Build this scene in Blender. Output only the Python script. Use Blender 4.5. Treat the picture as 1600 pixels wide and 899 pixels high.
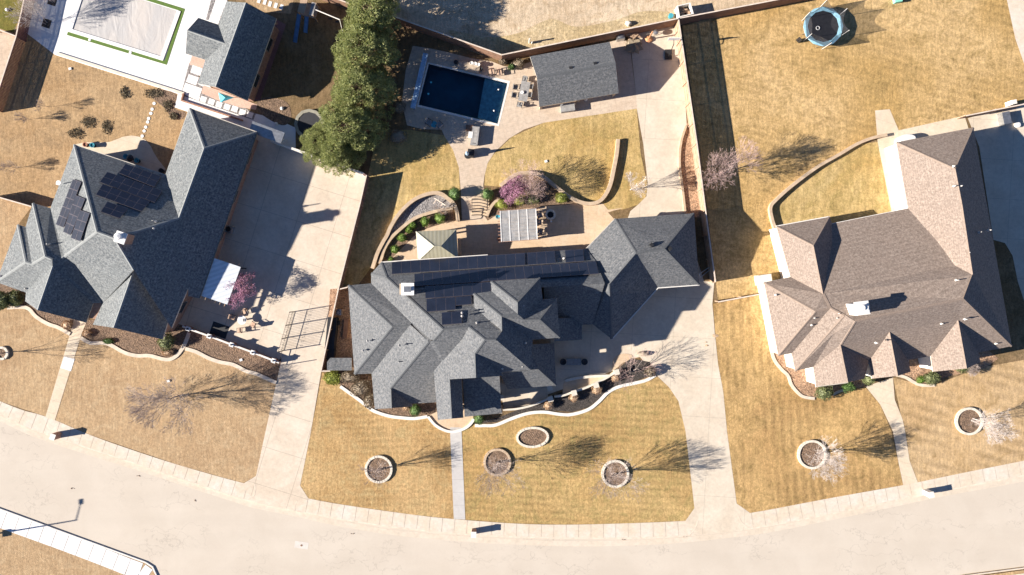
import bpy, bmesh, math, random
from mathutils import Vector, Matrix, noise
from mathutils.geometry import tessellate_polygon
R=math.radians; PI=math.pi
for o in list(bpy.data.objects): bpy.data.objects.remove(o)
scene=bpy.context.scene; COL=scene.collection
# ------------------------------------------------------------------ camera, sky, sun, exposure
CAMH=83.33; S=0.075
cam=bpy.data.cameras.new('camera'); camo=bpy.data.objects.new('camera',cam); COL.objects.link(camo)
camo.location=(0,0,CAMH); cam.lens=25; cam.sensor_width=36; cam.clip_end=3000; cam.clip_start=1
scene.camera=camo
AZ=R(9.5); TE=0.445; EL=math.atan(TE)
world=bpy.data.worlds.new("World"); scene.world=world; world.use_nodes=True
wn=world.node_tree; wn.nodes.clear()
sky=wn.nodes.new('ShaderNodeTexSky'); sky.sky_type='NISHITA'; sky.sun_disc=False
sky.sun_elevation=EL; sky.sun_rotation=R(260.5); sky.air_density=0.45; sky.dust_density=0.0; sky.ozone_density=4.0
bg=wn.nodes.new('ShaderNodeBackground'); bg.inputs[1].default_value=0.068
wo=wn.nodes.new('ShaderNodeOutputWorld'); wn.links.new(sky.outputs[0],bg.inputs[0]); wn.links.new(bg.outputs[0],wo.inputs[0])
sl=bpy.data.lights.new('sun','SUN'); sl.energy=5.0; sl.angle=R(0.5); sl.color=(1.0,0.925,0.83)
so=bpy.data.objects.new('sun',sl); COL.objects.link(so)
so.rotation_euler=Vector((math.cos(AZ),math.sin(AZ),-TE)).to_track_quat('-Z','Y').to_euler(); so.location=(-60,-10,60)
scene.view_settings.view_transform='Standard'; scene.view_settings.look='None'
scene.view_settings.exposure=1.30; scene.view_settings.gamma=1.0; scene.view_settings.use_curve_mapping=False
scene.render.engine='CYCLES'; scene.cycles.diffuse_bounces=2
# ------------------------------------------------------------------ helpers
def W(px,py,h=0.0):
    k=S*(CAMH-h)/CAMH
    return Vector(((px-800)*k,-(py-449.5)*k,h))
def P2(pts): return [W(*p).to_2d() if len(p)==2 else W(*p).to_2d() for p in pts]
def unit(v): return v.normalized()
def spline(pts,n=6,closed=False):
    out=[]; N=len(pts); rng=range(N if closed else N-1)
    g=(lambda i: pts[i%N]) if closed else (lambda i: pts[max(0,min(N-1,i))])
    for i in rng:
        a,b,c,d=g(i-1),g(i),g(i+1),g(i+2)
        for k in range(n):
            t=k/n
            out.append(tuple(0.5*((2*b[j])+(-a[j]+c[j])*t+(2*a[j]-5*b[j]+4*c[j]-d[j])*t*t+(-a[j]+3*b[j]-3*c[j]+d[j])*t**3) for j in (0,1)))
    if not closed: out.append(tuple(pts[-1]))
    return out
ORG={}
class MB:
    def __init__(s): s.v=[]; s.f=[]; s.mi=[]; s.m=0
    def add(s,vs,fs,M=None):
        b=len(s.v)
        for p in vs:
            p=Vector(p); s.v.append(M@p if M else p)
        for f in fs: s.f.append([b+i for i in f]); s.mi.append(s.m)
        return s
    def box(s,c,d,rz=0.0,M=None,taper=1.0):
        x,y,z=d[0]/2,d[1]/2,d[2]; t=taper
        vs=[(-x,-y,0),(x,-y,0),(x,y,0),(-x,y,0),(-x*t,-y*t,z),(x*t,-y*t,z),(x*t,y*t,z),(-x*t,y*t,z)]
        T=Matrix.Translation(Vector(c))@Matrix.Rotation(rz,4,'Z')
        if M: T=M@T
        return s.add(vs,[(3,2,1,0),(4,5,6,7),(0,1,5,4),(1,2,6,5),(2,3,7,6),(3,0,4,7)],T)
    def prism(s,p2,z0,z1):
        n=len(p2); p2=[Vector(p) for p in p2]
        ar=sum(p2[i].x*p2[(i+1)%n].y-p2[(i+1)%n].x*p2[i].y for i in range(n))
        if ar<0: p2=p2[::-1]
        s.add([(p.x,p.y,z0) for p in p2]+[(p.x,p.y,z1) for p in p2],
              [tuple(range(n-1,-1,-1)),tuple(range(n,2*n))]+[(i,(i+1)%n,n+(i+1)%n,n+i) for i in range(n)])
        return s
    def tube(s,p0,p1,r0,r1=None,n=8,cap=True):
        p0=Vector(p0);p1=Vector(p1); r1=r0 if r1 is None else r1
        d=p1-p0
        if d.length<1e-6: return s
        q=d.to_track_quat('Z','Y'); vs=[]
        for p,r in ((p0,r0),(p1,r1)):
            for i in range(n):
                a=2*PI*i/n; vs.append(p+q@Vector((math.cos(a)*r,math.sin(a)*r,0)))
        fs=[(i,(i+1)%n,n+(i+1)%n,n+i) for i in range(n)]
        if cap: fs+= [tuple(range(n-1,-1,-1)),tuple(range(n,2*n))]
        return s.add(vs,fs)
    def lathe(s,c,prof,n=20,sx=1,sy=1,rz=0):
        c=Vector(c); vs=[]; fs=[]; m=len(prof)
        for r,z in prof:
            for i in range(n):
                a=2*PI*i/n; x=math.cos(a)*r*sx; y=math.sin(a)*r*sy
                vs.append(c+Vector((x*math.cos(rz)-y*math.sin(rz),x*math.sin(rz)+y*math.cos(rz),z)))
        for k in range(m-1):
            for i in range(n): fs.append((k*n+i,k*n+(i+1)%n,(k+1)*n+(i+1)%n,(k+1)*n+i))
        if prof[0][0]>1e-4: fs.append(tuple(range(n-1,-1,-1)))
        if prof[-1][0]>1e-4: fs.append(tuple((m-1)*n+i for i in range(n)))
        return s.add(vs,fs)
    def torus(s,c,Rr,r,n=28,m=8,M=None):
        vs=[];fs=[]
        for i in range(n):
            a=2*PI*i/n
            for j in range(m):
                b=2*PI*j/m; vs.append(Vector(c)+Vector(((Rr+r*math.cos(b))*math.cos(a),(Rr+r*math.cos(b))*math.sin(a),r*math.sin(b))))
        for i in range(n):
            for j in range(m): fs.append((i*m+j,((i+1)%n)*m+j,((i+1)%n)*m+(j+1)%m,i*m+(j+1)%m))
        return s.add(vs,fs,M)
    def blob(s,c,r,seed=0,amp=.15,sub=2,fr=1.5):
        bm=bmesh.new(); bmesh.ops.create_icosphere(bm,subdivisions=sub,radius=1)
        vs=[]
        for v in bm.verts:
            k=1+amp*noise.noise(v.co*fr+Vector((seed*3.1,seed,0)))*2
            vs.append(Vector((v.co.x*r[0]*k,v.co.y*r[1]*k,v.co.z*r[2]*k))+Vector(c))
        fs=[tuple(v.index for v in f.verts) for f in bm.faces]; bm.free()
        return s.add(vs,fs)
    def build(s,name,mats,parent=None,smooth=False,origin=None):
        if not isinstance(mats,(list,tuple)): mats=[mats]
        if parent is not None: o0=ORG[parent.name]
        elif origin is not None: o0=Vector(origin)
        else:
            n=len(s.v); o0=Vector((sum(v.x for v in s.v)/n,sum(v.y for v in s.v)/n,min(v.z for v in s.v)))
        me=bpy.data.meshes.new(name); me.from_pydata([tuple(v-o0) for v in s.v],[],s.f)
        for m in mats: me.materials.append(m)
        if len(mats)>1: me.polygons.foreach_set('material_index',s.mi)
        if smooth: me.polygons.foreach_set('use_smooth',[True]*len(me.polygons))
        me.update()
        ob=bpy.data.objects.new(name,me); COL.objects.link(ob)
        if parent is not None: ob.parent=parent
        else: ob.location=o0
        ORG[ob.name]=o0
        return ob
def empty(name,loc,label,cat,group=None):
    o=bpy.data.objects.new(name,None); COL.objects.link(o); o.location=loc; o.empty_display_size=.3
    ORG[o.name]=Vector(loc); return tag(o,label,cat,group)
def tag(o,label,cat,group=None):
    o['label']=label; o['category']=cat
    if group: o['group']=group
    return o
def struct(o): o['kind']='structure'; return o
def copy_tree(o,loc=None,rz=None,sc=None,parent=None):
    c=o.copy(); COL.objects.link(c); c.parent=parent
    if loc is not None: c.location=loc
    if rz is not None: c.rotation_euler=(0,0,rz)
    if sc is not None: c.scale=(sc,sc,sc) if not isinstance(sc,tuple) else sc
    ORG[c.name]=Vector(loc) if loc is not None else ORG[o.name]
    for ch in list(o.children): copy_tree(ch,parent=c)
    return c
def poly_mesh(name,loops,z,mat,parent=None):
    """flat sheet; loops[0] outer, others holes; in world 2d"""
    loops=[[Vector((p[0],p[1],0)) for p in l] for l in loops]
    tris=tessellate_polygon(loops); vs=[p for l in loops for p in l]
    b=MB(); b.add([(p.x,p.y,z) for p in vs],[])
    for t in tris:
        a,c,d=(vs[i] for i in t)
        if (c-a).cross(d-a).z<0: t=(t[0],t[2],t[1])
        b.f.append(list(t)); b.mi.append(0)
    return b.build(name,mat,parent,origin=(0,0,0) if parent is None else None)
ZC=[0]
def sheet(name,pts,z,mat,smooth=False,holes=()):
    ZC[0]+=1; z+=ZC[0]*.00035
    if smooth: pts=spline(pts,5,True)
    return struct(poly_mesh(name,[P2(pts)]+[P2(h) for h in holes],z,mat))
def offset_line(pw,d,closed=False):
    n=len(pw); out=[]
    for i in range(n):
        a=pw[(i-1)%n] if (closed or i>0) else pw[i]; c=pw[(i+1)%n] if (closed or i<n-1) else pw[i]
        t1=(pw[i]-a); t2=(c-pw[i])
        t1=t1.normalized() if t1.length>1e-6 else t2.normalized(); t2=t2.normalized() if t2.length>1e-6 else t1
        m=t1+t2
        if m.length<1e-3: m=t1
        m.normalize(); nrm=Vector((-m.y,m.x)); c_=max(.45,m.dot(t1))
        out.append(pw[i]+nrm*(d/c_))
    return out
def band(mb,pw,w,z0,z1,closed=False,w2=None):
    l=offset_line(pw,w/2,closed); r=offset_line(pw,-(w2 if w2 is not None else w)/2,closed); n=len(pw)
    vs=[]
    for i in range(n): vs+=[(l[i].x,l[i].y,z1),(r[i].x,r[i].y,z1),(l[i].x,l[i].y,z0),(r[i].x,r[i].y,z0)]
    fs=[]
    for i in range(n if closed else n-1):
        a=4*i;b=4*((i+1)%n)
        fs+=[(a+1,b+1,b,a),(a,b,b+2,a+2),(a+3,b+3,b+1,a+1)]
    if not closed: fs+=[(0,2,3,1),(4*n-3,4*n-1,4*n-2,4*n-4)]
    mb.add(vs,fs); return mb
# ------------------------------------------------------------------ materials
def newmat(name):
    m=bpy.data.materials.new(name); m.use_nodes=True; nt=m.node_tree; nt.nodes.clear()
    out=nt.nodes.new('ShaderNodeOutputMaterial'); bs=nt.nodes.new('ShaderNodeBsdfPrincipled')
    nt.links.new(bs.outputs[0],out.inputs[0]); return m,nt,bs,out
def N(nt,t,**k):
    n=nt.nodes.new(t)
    for a,b in k.items(): setattr(n,a,b)
    return n
def noise_mix(nt,vec,c,c2,scale,detail=4,rough=.6,lo=.35,hi=.65,dist=0):
    nz=N(nt,'ShaderNodeTexNoise'); nz.inputs['Scale'].default_value=scale; nz.inputs['Detail'].default_value=detail
    nz.inputs['Roughness'].default_value=rough; nz.inputs['Distortion'].default_value=dist
    nt.links.new(vec,nz.inputs['Vector'])
    mr=N(nt,'ShaderNodeMapRange'); mr.inputs[1].default_value=lo; mr.inputs[2].default_value=hi
    nt.links.new(nz.outputs[0],mr.inputs[0])
    mx=N(nt,'ShaderNodeMix',data_type='RGBA'); nt.links.new(mr.outputs[0],mx.inputs[0])
    for s_,v in ((6,c),(7,c2)):
        if isinstance(v,tuple): mx.inputs[s_].default_value=(*v,1)
        else: nt.links.new(v,mx.inputs[s_])
    return mx.outputs[2],nz
def mult(nt,col,fac_out,lo,hi):
    """multiply colour by a factor mapped 0..1 -> lo..hi"""
    mr=N(nt,'ShaderNodeMapRange'); mr.inputs[3].default_value=lo; mr.inputs[4].default_value=hi
    nt.links.new(fac_out,mr.inputs[0])
    mx=N(nt,'ShaderNodeVectorMath',operation='SCALE'); nt.links.new(col,mx.inputs[0]); nt.links.new(mr.outputs[0],mx.inputs['Scale'])
    return mx.outputs[0]
def bump(nt,bs,h,strength,dist):
    b=N(nt,'ShaderNodeBump'); b.inputs['Strength'].default_value=strength; b.inputs['Distance'].default_value=dist
    nt.links.new(h,b.inputs['Height']); nt.links.new(b.outputs[0],bs.inputs['Normal'])
def pos(nt,obj=False,rz=0,scale=(1,1,1)):
    if obj:
        s=N(nt,'ShaderNodeTexCoord').outputs['Object']
    else: s=N(nt,'ShaderNodeNewGeometry').outputs['Position']
    mp=N(nt,'ShaderNodeMapping'); mp.inputs['Rotation'].default_value=(0,0,rz); mp.inputs['Scale'].default_value=scale
    nt.links.new(s,mp.inputs[0]); return mp.outputs[0]
def simple(name,c,rough=.8,var=.18,scale=3,metal=0,obj=True,bmp=.2,bscale=30,c2=None):
    m,nt,bs,out=newmat(name); v=pos(nt,obj)
    d=c2 if c2 else tuple(x*(1-var) for x in c); e=c if c2 else tuple(min(1,x*(1+var)) for x in c)
    col,_=noise_mix(nt,v,d,e,scale)
    nt.links.new(col,bs.inputs['Base Color']); bs.inputs['Roughness'].default_value=rough; bs.inputs['Metallic'].default_value=metal
    if bmp:
        nz=N(nt,'ShaderNodeTexNoise'); nz.inputs['Scale'].default_value=bscale; nt.links.new(v,nz.inputs['Vector']); bump(nt,bs,nz.outputs[0],bmp,.02)
    return m
def lawnmat(name,c1,c2,c3,ang=0,stripe=.0,period=1.1,patch=.12,fine=1.0):
    m,nt,bs,out=newmat(name); v=pos(nt)
    a,_=noise_mix(nt,v,c1,c2,patch,5,.6,.38,.62,.6)
    b,_=noise_mix(nt,v,a,c3,.55,6,.75,.46,.70,1.2)
    v2=pos(nt,False,ang,(2.2,.35,1))
    nz=N(nt,'ShaderNodeTexNoise'); nz.inputs['Scale'].default_value=1.6; nz.inputs['Detail'].default_value=5; nz.inputs['Roughness'].default_value=.75; nt.links.new(v2,nz.inputs['Vector'])
    mr=N(nt,'ShaderNodeMapRange'); mr.inputs[1].default_value=.3; mr.inputs[2].default_value=.7; nt.links.new(nz.outputs[0],mr.inputs[0])
    b=mult(nt,b,mr.outputs[0],.74,1.20)
    nf=N(nt,'ShaderNodeTexNoise'); nf.inputs['Scale'].default_value=3.2; nf.inputs['Detail'].default_value=4; nf.inputs['Roughness'].default_value=.85; nt.links.new(v,nf.inputs['Vector'])
    mf=N(nt,'ShaderNodeMapRange'); mf.inputs[1].default_value=.3; mf.inputs[2].default_value=.7; nt.links.new(nf.outputs[0],mf.inputs[0])
    b=mult(nt,b,mf.outputs[0],1-.34*fine,1+.30*fine)
    if stripe>0:
        wv=N(nt,'ShaderNodeTexWave'); wv.wave_type='BANDS'; wv.bands_direction='X'; wv.inputs['Scale'].default_value=1.0/period*.314*1.0
        wv.inputs['Distortion'].default_value=1.6; wv.inputs['Detail'].default_value=3; wv.inputs['Detail Scale'].default_value=.6; wv.inputs['Detail Roughness'].default_value=.6
        nt.links.new(pos(nt,False,ang),wv.inputs['Vector'])
        mk=N(nt,'ShaderNodeTexNoise'); mk.inputs['Scale'].default_value=.16; nt.links.new(v,mk.inputs['Vector'])
        mm=N(nt,'ShaderNodeMapRange'); mm.inputs[1].default_value=.38; mm.inputs[2].default_value=.6; nt.links.new(mk.outputs[0],mm.inputs[0])
        ml=N(nt,'ShaderNodeMath',operation='MULTIPLY'); nt.links.new(wv.outputs[1],ml.inputs[0]); nt.links.new(mm.outputs[0],ml.inputs[1])
        b=mult(nt,b,ml.outputs[0],1+stripe*.25,1-stripe)
    nt.links.new(b,bs.inputs['Base Color']); bs.inputs['Roughness'].default_value=.95; bs.inputs['Specular IOR Level'].default_value=.1
    nb=N(nt,'ShaderNodeTexNoise'); nb.inputs['Scale'].default_value=7; nb.inputs['Detail'].default_value=6; nb.inputs['Roughness'].default_value=.8; nt.links.new(v,nb.inputs['Vector'])
    bump(nt,bs,nb.outputs[0],.55,.10); return m
def concmat(name,c,c2,ang=0,jx=3.6,jy=3.6,joint=.05,stain=.3,mort=None,pat=1.0):
    m,nt,bs,out=newmat(name); v=pos(nt)
    a,_=noise_mix(nt,v,c,c2,.35,6,.65,.4,.68,.5)
    b=a
    nf=N(nt,'ShaderNodeTexNoise'); nf.inputs['Scale'].default_value=2.2; nf.inputs['Detail'].default_value=6; nf.inputs['Roughness'].default_value=.75; nt.links.new(v,nf.inputs['Vector'])
    mf=N(nt,'ShaderNodeMapRange'); mf.inputs[1].default_value=.3; mf.inputs[2].default_value=.7; nt.links.new(nf.outputs[0],mf.inputs[0])
    b=mult(nt,b,mf.outputs[0],1-.13*pat,1+.08*pat)
    ss=N(nt,'ShaderNodeTexNoise'); ss.inputs['Scale'].default_value=.9; ss.inputs['Detail'].default_value=5; ss.inputs['Distortion'].default_value=1.5; nt.links.new(v,ss.inputs['Vector'])
    sm=N(nt,'ShaderNodeMapRange'); sm.inputs[1].default_value=.58; sm.inputs[2].default_value=.74; nt.links.new(ss.outputs[0],sm.inputs[0]); b=mult(nt,b,sm.outputs[0],1,1-.28*stain)
    if joint:
        br=N(nt,'ShaderNodeTexBrick'); br.offset=0; br.squash=1; br.inputs['Scale'].default_value=1; br.inputs['Mortar Size'].default_value=joint
        br.inputs['Brick Width'].default_value=jx; br.inputs['Row Height'].default_value=jy; br.inputs['Mortar Smooth'].default_value=.2
        nt.links.new(pos(nt,False,ang),br.inputs['Vector'])
        b=mult(nt,b,br.outputs['Fac'],1,.72)
    nt.links.new(b,bs.inputs['Base Color']); bs.inputs['Roughness'].default_value=.88; bs.inputs['Specular IOR Level'].default_value=.25
    bump(nt,bs,nf.outputs[0],.15,.02); return m
def roadmat(name,c,c2):
    m,nt,bs,out=newmat(name); v=pos(nt)
    a,_=noise_mix(nt,v,c,c2,.22,6,.6,.4,.66,.5)
    nf=N(nt,'ShaderNodeTexNoise'); nf.inputs['Scale'].default_value=6; nf.inputs['Detail'].default_value=5; nf.inputs['Roughness'].default_value=.8; nt.links.new(v,nf.inputs['Vector'])
    b=mult(nt,a,nf.outputs[0],.93,1.06)
    wp=N(nt,'ShaderNodeTexNoise'); wp.inputs['Scale'].default_value=.7; wp.inputs['Detail'].default_value=4; nt.links.new(v,wp.inputs['Vector'])
    ad=N(nt,'ShaderNodeMix',data_type='RGBA'); ad.blend_type='LINEAR_LIGHT'; ad.inputs[0].default_value=.9
    nt.links.new(pos(nt,False,.12,(.16,.55,1)),ad.inputs[6]); nt.links.new(wp.outputs['Color'],ad.inputs[7])
    vo=N(nt,'ShaderNodeTexVoronoi'); vo.feature='DISTANCE_TO_EDGE'; vo.inputs['Scale'].default_value=.8; nt.links.new(ad.outputs[2],vo.inputs['Vector'])
    mr=N(nt,'ShaderNodeMapRange'); mr.inputs[1].default_value=0; mr.inputs[2].default_value=.022; nt.links.new(vo.outputs[0],mr.inputs[0])
    mk=N(nt,'ShaderNodeTexNoise'); mk.inputs['Scale'].default_value=.13; nt.links.new(v,mk.inputs['Vector'])
    m2=N(nt,'ShaderNodeMapRange'); m2.inputs[1].default_value=.45; m2.inputs[2].default_value=.6; m2.inputs[3].default_value=1; m2.inputs[4].default_value=0; nt.links.new(mk.outputs[0],m2.inputs[0])
    mx=N(nt,'ShaderNodeMath',operation='MAXIMUM'); nt.links.new(mr.outputs[0],mx.inputs[0]); nt.links.new(m2.outputs[0],mx.inputs[1])
    b=mult(nt,b,mx.outputs[0],.80,1)
    ts=N(nt,'ShaderNodeTexNoise'); ts.inputs['Scale'].default_value=.5; ts.inputs['Detail'].default_value=5; nt.links.new(pos(nt,False,.1,(.12,1,1)),ts.inputs['Vector'])
    tm=N(nt,'ShaderNodeMapRange'); tm.inputs[1].default_value=.35; tm.inputs[2].default_value=.65; nt.links.new(ts.outputs[0],tm.inputs[0]); b=mult(nt,b,tm.outputs[0],.975,1.015)
    nt.links.new(b,bs.inputs['Base Color']); bs.inputs['Roughness'].default_value=.9; bs.inputs['Specular IOR Level'].default_value=.2; bump(nt,bs,nf.outputs[0],.2,.02); return m
def roofmat(name,c,c2,c3):
    m,nt,bs,out=newmat(name); v=pos(nt)
    a,_=noise_mix(nt,v,c,c2,4.5,4,.85,.40,.60)
    b,_=noise_mix(nt,v,a,c3,.5,3,.6,.5,.8)
    vo=N(nt,'ShaderNodeTexVoronoi'); vo.inputs['Scale'].default_value=6.5; nt.links.new(pos(nt,False,.1,(1,1,1.6)),vo.inputs['Vector'])
    sp=N(nt,'ShaderNodeSeparateColor'); nt.links.new(vo.outputs['Color'],sp.inputs[0])
    b=mult(nt,b,sp.outputs[0],.84,1.16)
    wz=N(nt,'ShaderNodeTexWave'); wz.wave_type='BANDS'; wz.bands_direction='Z'; wz.wave_profile='SAW'; wz.inputs['Scale'].default_value=2.0; wz.inputs['Distortion'].default_value=.5; nt.links.new(v,wz.inputs['Vector'])
    b=mult(nt,b,wz.outputs[1],.9,1.06)
    nt.links.new(b,bs.inputs['Base Color']); bs.inputs['Roughness'].default_value=.93; bs.inputs['Specular IOR Level'].default_value=.25
    bump(nt,bs,wz.outputs[1],.35,.02); return m
def leafmat(name,c,c2,tr=.25):
    m,nt,bs,out=newmat(name)
    g=N(nt,'ShaderNodeNewGeometry'); mx=N(nt,'ShaderNodeMix',data_type='RGBA'); nt.links.new(g.outputs['Random Per Island'],mx.inputs[0])
    mx.inputs[6].default_value=(*c,1); mx.inputs[7].default_value=(*c2,1)
    nt.links.new(mx.outputs[2],bs.inputs['Base Color']); bs.inputs['Roughness'].default_value=.6
    tl=N(nt,'ShaderNodeBsdfTranslucent'); nt.links.new(mx.outputs[2],tl.inputs[0]); ms=N(nt,'ShaderNodeMixShader'); ms.inputs[0].default_value=tr
    nt.links.new(bs.outputs[0],ms.inputs[1]); nt.links.new(tl.outputs[0],ms.inputs[2]); nt.links.new(ms.outputs[0],out.inputs[0]); return m
def mulchmat(name,c,c2,c3,scale=6):
    m,nt,bs,out=newmat(name); v=pos(nt)
    a,_=noise_mix(nt,v,c,c2,scale,5,.8,.42,.6,1)
    b,nz=noise_mix(nt,v,a,c3,.9,4,.7,.48,.75,.5)
    vo=N(nt,'ShaderNodeTexVoronoi'); vo.inputs['Scale'].default_value=8; nt.links.new(v,vo.inputs['Vector'])
    sp=N(nt,'ShaderNodeSeparateColor'); nt.links.new(vo.outputs['Color'],sp.inputs[0]); b=mult(nt,b,sp.outputs[0],.6,1.45)
    nt.links.new(b,bs.inputs['Base Color']); bs.inputs['Roughness'].default_value=.95; bump(nt,bs,vo.outputs[0],.8,.06); return m
def stripes(name,c,c2,ang,period,rough=.6,obj=False,duty=.5,metal=0):
    m,nt,bs,out=newmat(name)
    wv=N(nt,'ShaderNodeTexWave'); wv.inputs['Scale'].default_value=.314/period; wv.bands_direction='X'; nt.links.new(pos(nt,obj,ang),wv.inputs['Vector'])
    mr=N(nt,'ShaderNodeMapRange'); mr.inputs[1].default_value=duty-.1; mr.inputs[2].default_value=duty+.1; nt.links.new(wv.outputs[1],mr.inputs[0])
    mx=N(nt,'ShaderNodeMix',data_type='RGBA'); mx.inputs[6].default_value=(*c,1); mx.inputs[7].default_value=(*c2,1); nt.links.new(mr.outputs[0],mx.inputs[0])
    nz=N(nt,'ShaderNodeTexNoise'); nz.inputs['Scale'].default_value=1.2; nt.links.new(pos(nt,obj),nz.inputs['Vector'])
    b=mult(nt,mx.outputs[2],nz.outputs[0],.85,1.15)
    nt.links.new(b,bs.inputs['Base Color']); bs.inputs['Roughness'].default_value=rough; bs.inputs['Metallic'].default_value=metal; bump(nt,bs,wv.outputs[1],.3,.02); return m
M={}
M['lawn_left']=lawnmat('dry_lawn_left',(0.404,0.270,0.152),(0.469,0.325,0.185),(0.513,0.374,0.225),.3,0,1,.09,.9)
M['lawn_back_left']=lawnmat('dry_lawn_back_left',(0.410,0.264,0.134),(0.489,0.338,0.188),(0.319,0.218,0.122),.3,0,1,.14,1.0)
M['lawn_mid']=lawnmat('dry_lawn_mid',(0.408,0.258,0.111),(0.511,0.340,0.162),(0.458,0.338,0.166),1.55,.12,.75,.10,1.2)
M['lawn_mid_e']=lawnmat('dry_lawn_mid_east',(0.424,0.273,0.112),(0.516,0.355,0.157),(0.324,0.254,0.101),0.05+PI/2,.16,.8,.10,1.2)
M['lawn_strip']=lawnmat('dry_lawn_strip',(0.439,0.273,0.117),(0.524,0.348,0.155),(0.300,0.201,0.081),-.07,.22,1.0,.10,1.1)
M['lawn_right']=lawnmat('dry_lawn_right',(0.505,0.341,0.178),(0.560,0.399,0.226),(0.399,0.267,0.128),.25+PI/2,.20,1.2,.08,.8)
M['lawn_back_right']=lawnmat('dry_lawn_back_right',(0.469,0.303,0.119),(0.595,0.411,0.201),(0.323,0.219,0.088),.22+PI/2,.14,.9,.07,1.2)
M['lawn_back_mid']=lawnmat('dry_lawn_back_mid',(0.470,0.316,0.122),(0.555,0.410,0.192),(0.318,0.238,0.087),.1,.12,1.2,.10,1.0)
M['lawn_green']=lawnmat('green_lawn',(.17,.15,.035),(.24,.19,.06),(.12,.13,.03),.3,0,1,.2,1)
M['lawn_dark']=lawnmat('dark_yard_grass',(.20,.13,.065),(.26,.18,.10),(.14,.10,.05),.3,0,1,.2,1)  # darker brown grass for the base ground and the yard by the pines
M['ground']=lawnmat('dry_field',(.38,.27,.15),(.45,.33,.2),(.33,.22,.12),.3,0,1,.03,.8)
M['dirt']=lawnmat('dirt_alley',(.57,.44,.30),(.65,.52,.37),(.42,.30,.18),1.25,.10,2.4,.10,.8)
M['weeds']=lawnmat('dry_weeds',(.50,.38,.21),(.58,.46,.29),(.38,.28,.15),1.2,0,1,.2,1.4)
M['road']=roadmat('road_asphalt',(.55,.48,.395),(.585,.515,.428))
M['walk']=concmat('pavement_concrete',(.63,.53,.41),(.66,.60,.52),0,1,1,0,.2,None,1.2)
M['gutter']=concmat('gutter_concrete',(.61,.52,.41),(.65,.56,.46),0,1,1,0)
M['joint']=simple('joint_gap',(.53,.44,.34),.95)
M['drive_left']=concmat('driveway_left',(.60,.50,.39),(.68,.59,.48),.30,4.4,4.4,.035)
M['drive_mid']=concmat('driveway_mid',(.59,.50,.39),(.67,.59,.475),.06,4.8,4.6,.022)
M['patio']=concmat('stamped_patio',(.60,.44,.29),(.64,.50,.36),.1,1,.6,.008,.3,None,1.2)
M['pooldeck']=concmat('stamped_pool_deck',(.56,.44,.33),(.61,.50,.39),-.2,.9,.5,.008,.3,None,1.6)
M['white_deck']=concmat('white_deck',(.80,.78,.75),(.84,.83,.81),-.3,3,3,.006,.1,None,.5)
M['white_walk']=concmat('new_concrete',(.74,.72,.70),(.78,.76,.74),0,1,1,0,.1,None,.4)
M['grey_walk']=concmat('grey_walk',(.50,.475,.45),(.56,.54,.51),0,30,1.5,.02,.1,None,.6)
M['cream']=concmat('cream_walk',(.64,.52,.38),(.68,.58,.45),.3,40,1.5,.015)
M['gutter_patch']=simple('patch_concrete',(.60,.55,.49),.9,.06,2)
M['kerb']=simple('edging_concrete',(.64,.54,.43),.9,.12,1.5)
M['kerb_white']=simple('edging_white',(.74,.70,.64),.9,.08,1.5)
M['stone']=simple('stone_cap',(.56,.43,.30),.9,.16,1.8,c2=(.45,.33,.22))
M['limestone']=simple('limestone',(.66,.60,.50),.9,.1,1.5)
M['mulch']=mulchmat('mulch_brown',(.13,.085,.055),(.25,.165,.11),(.20,.13,.08))
M['mulch_dark']=mulchmat('mulch_dark',(.035,.03,.028),(.085,.07,.06),(.06,.05,.04))
M['mulch_red']=mulchmat('mulch_red',(.34,.2,.12),(.46,.31,.2),(.26,.15,.09))
M['gravel']=mulchmat('gravel_grey',(.18,.17,.17),(.34,.31,.29),(.26,.24,.23),9)
M['rocks']=mulchmat('pale_rock',(.6,.52,.42),(.75,.68,.58),(.4,.3,.22),5)
M['roof_mid']=roofmat('shingles_slate',(.082,.089,.098),(.182,.182,.182),(.125,.129,.134))
M['roof_left']=roofmat('shingles_weathered',(.095,.106,.113),(.235,.242,.238),(.155,.166,.168))
M['roof_right']=roofmat('shingles_brown',(.195,.150,.122),(.295,.238,.198),(.24,.187,.153))
M['cap_mid']=simple('ridge_shingles_slate',(.10,.105,.11),.9,.15,6)
M['cap_left']=simple('ridge_shingles_weathered',(.24,.25,.245),.9,.15,6)
M['cap_right']=simple('ridge_shingles_brown',(.25,.19,.15),.9,.15,6)
M['fascia']=simple('fascia_paint',(.52,.47,.40),.7)
M['fascia_dark']=simple('fascia_dark',(.16,.15,.12),.7)
M['wall_white']=simple('white_limestone_wall',(.72,.67,.60),.9,.1,3)
M['wall_tan']=simple('tan_stone_wall',(.45,.36,.27),.9,.2,2.5)
M['wall_brick']=simple('brick_wall',(.30,.16,.11),.9,.3,4,c2=(.4,.26,.18))
M['glass']=simple('window_glass',(.03,.04,.05),.08,.1,1,bmp=0)
M['frame']=simple('bronze_frame',(.22,.18,.15),.5)
M['wood_red']=simple('red_stained_wood',(.20,.085,.06),.9,.3,2.2,c2=(.13,.05,.04))
M['wood']=simple('fence_wood',(.29,.165,.105),.9,.3,2.2,c2=(.20,.11,.07))
M['wood_light']=simple('weathered_wood',(.48,.34,.23),.9,.2,2,c2=(.36,.24,.16))
M['wood_top']=simple('fence_cap',(.66,.55,.45),.8,.15,2)
M['bark']=simple('grey_bark',(.34,.28,.25),.95,.2,5)
M['bark_pale']=simple('pale_bark',(.56,.49,.44),.95,.2,5)
M['twig_pink']=simple('pinkish_twig',(.42,.30,.27),.95,.2,5,bmp=0)
M['twig']=simple('grey_twig',(.40,.33,.295),.95,.2,5,bmp=0)
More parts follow.
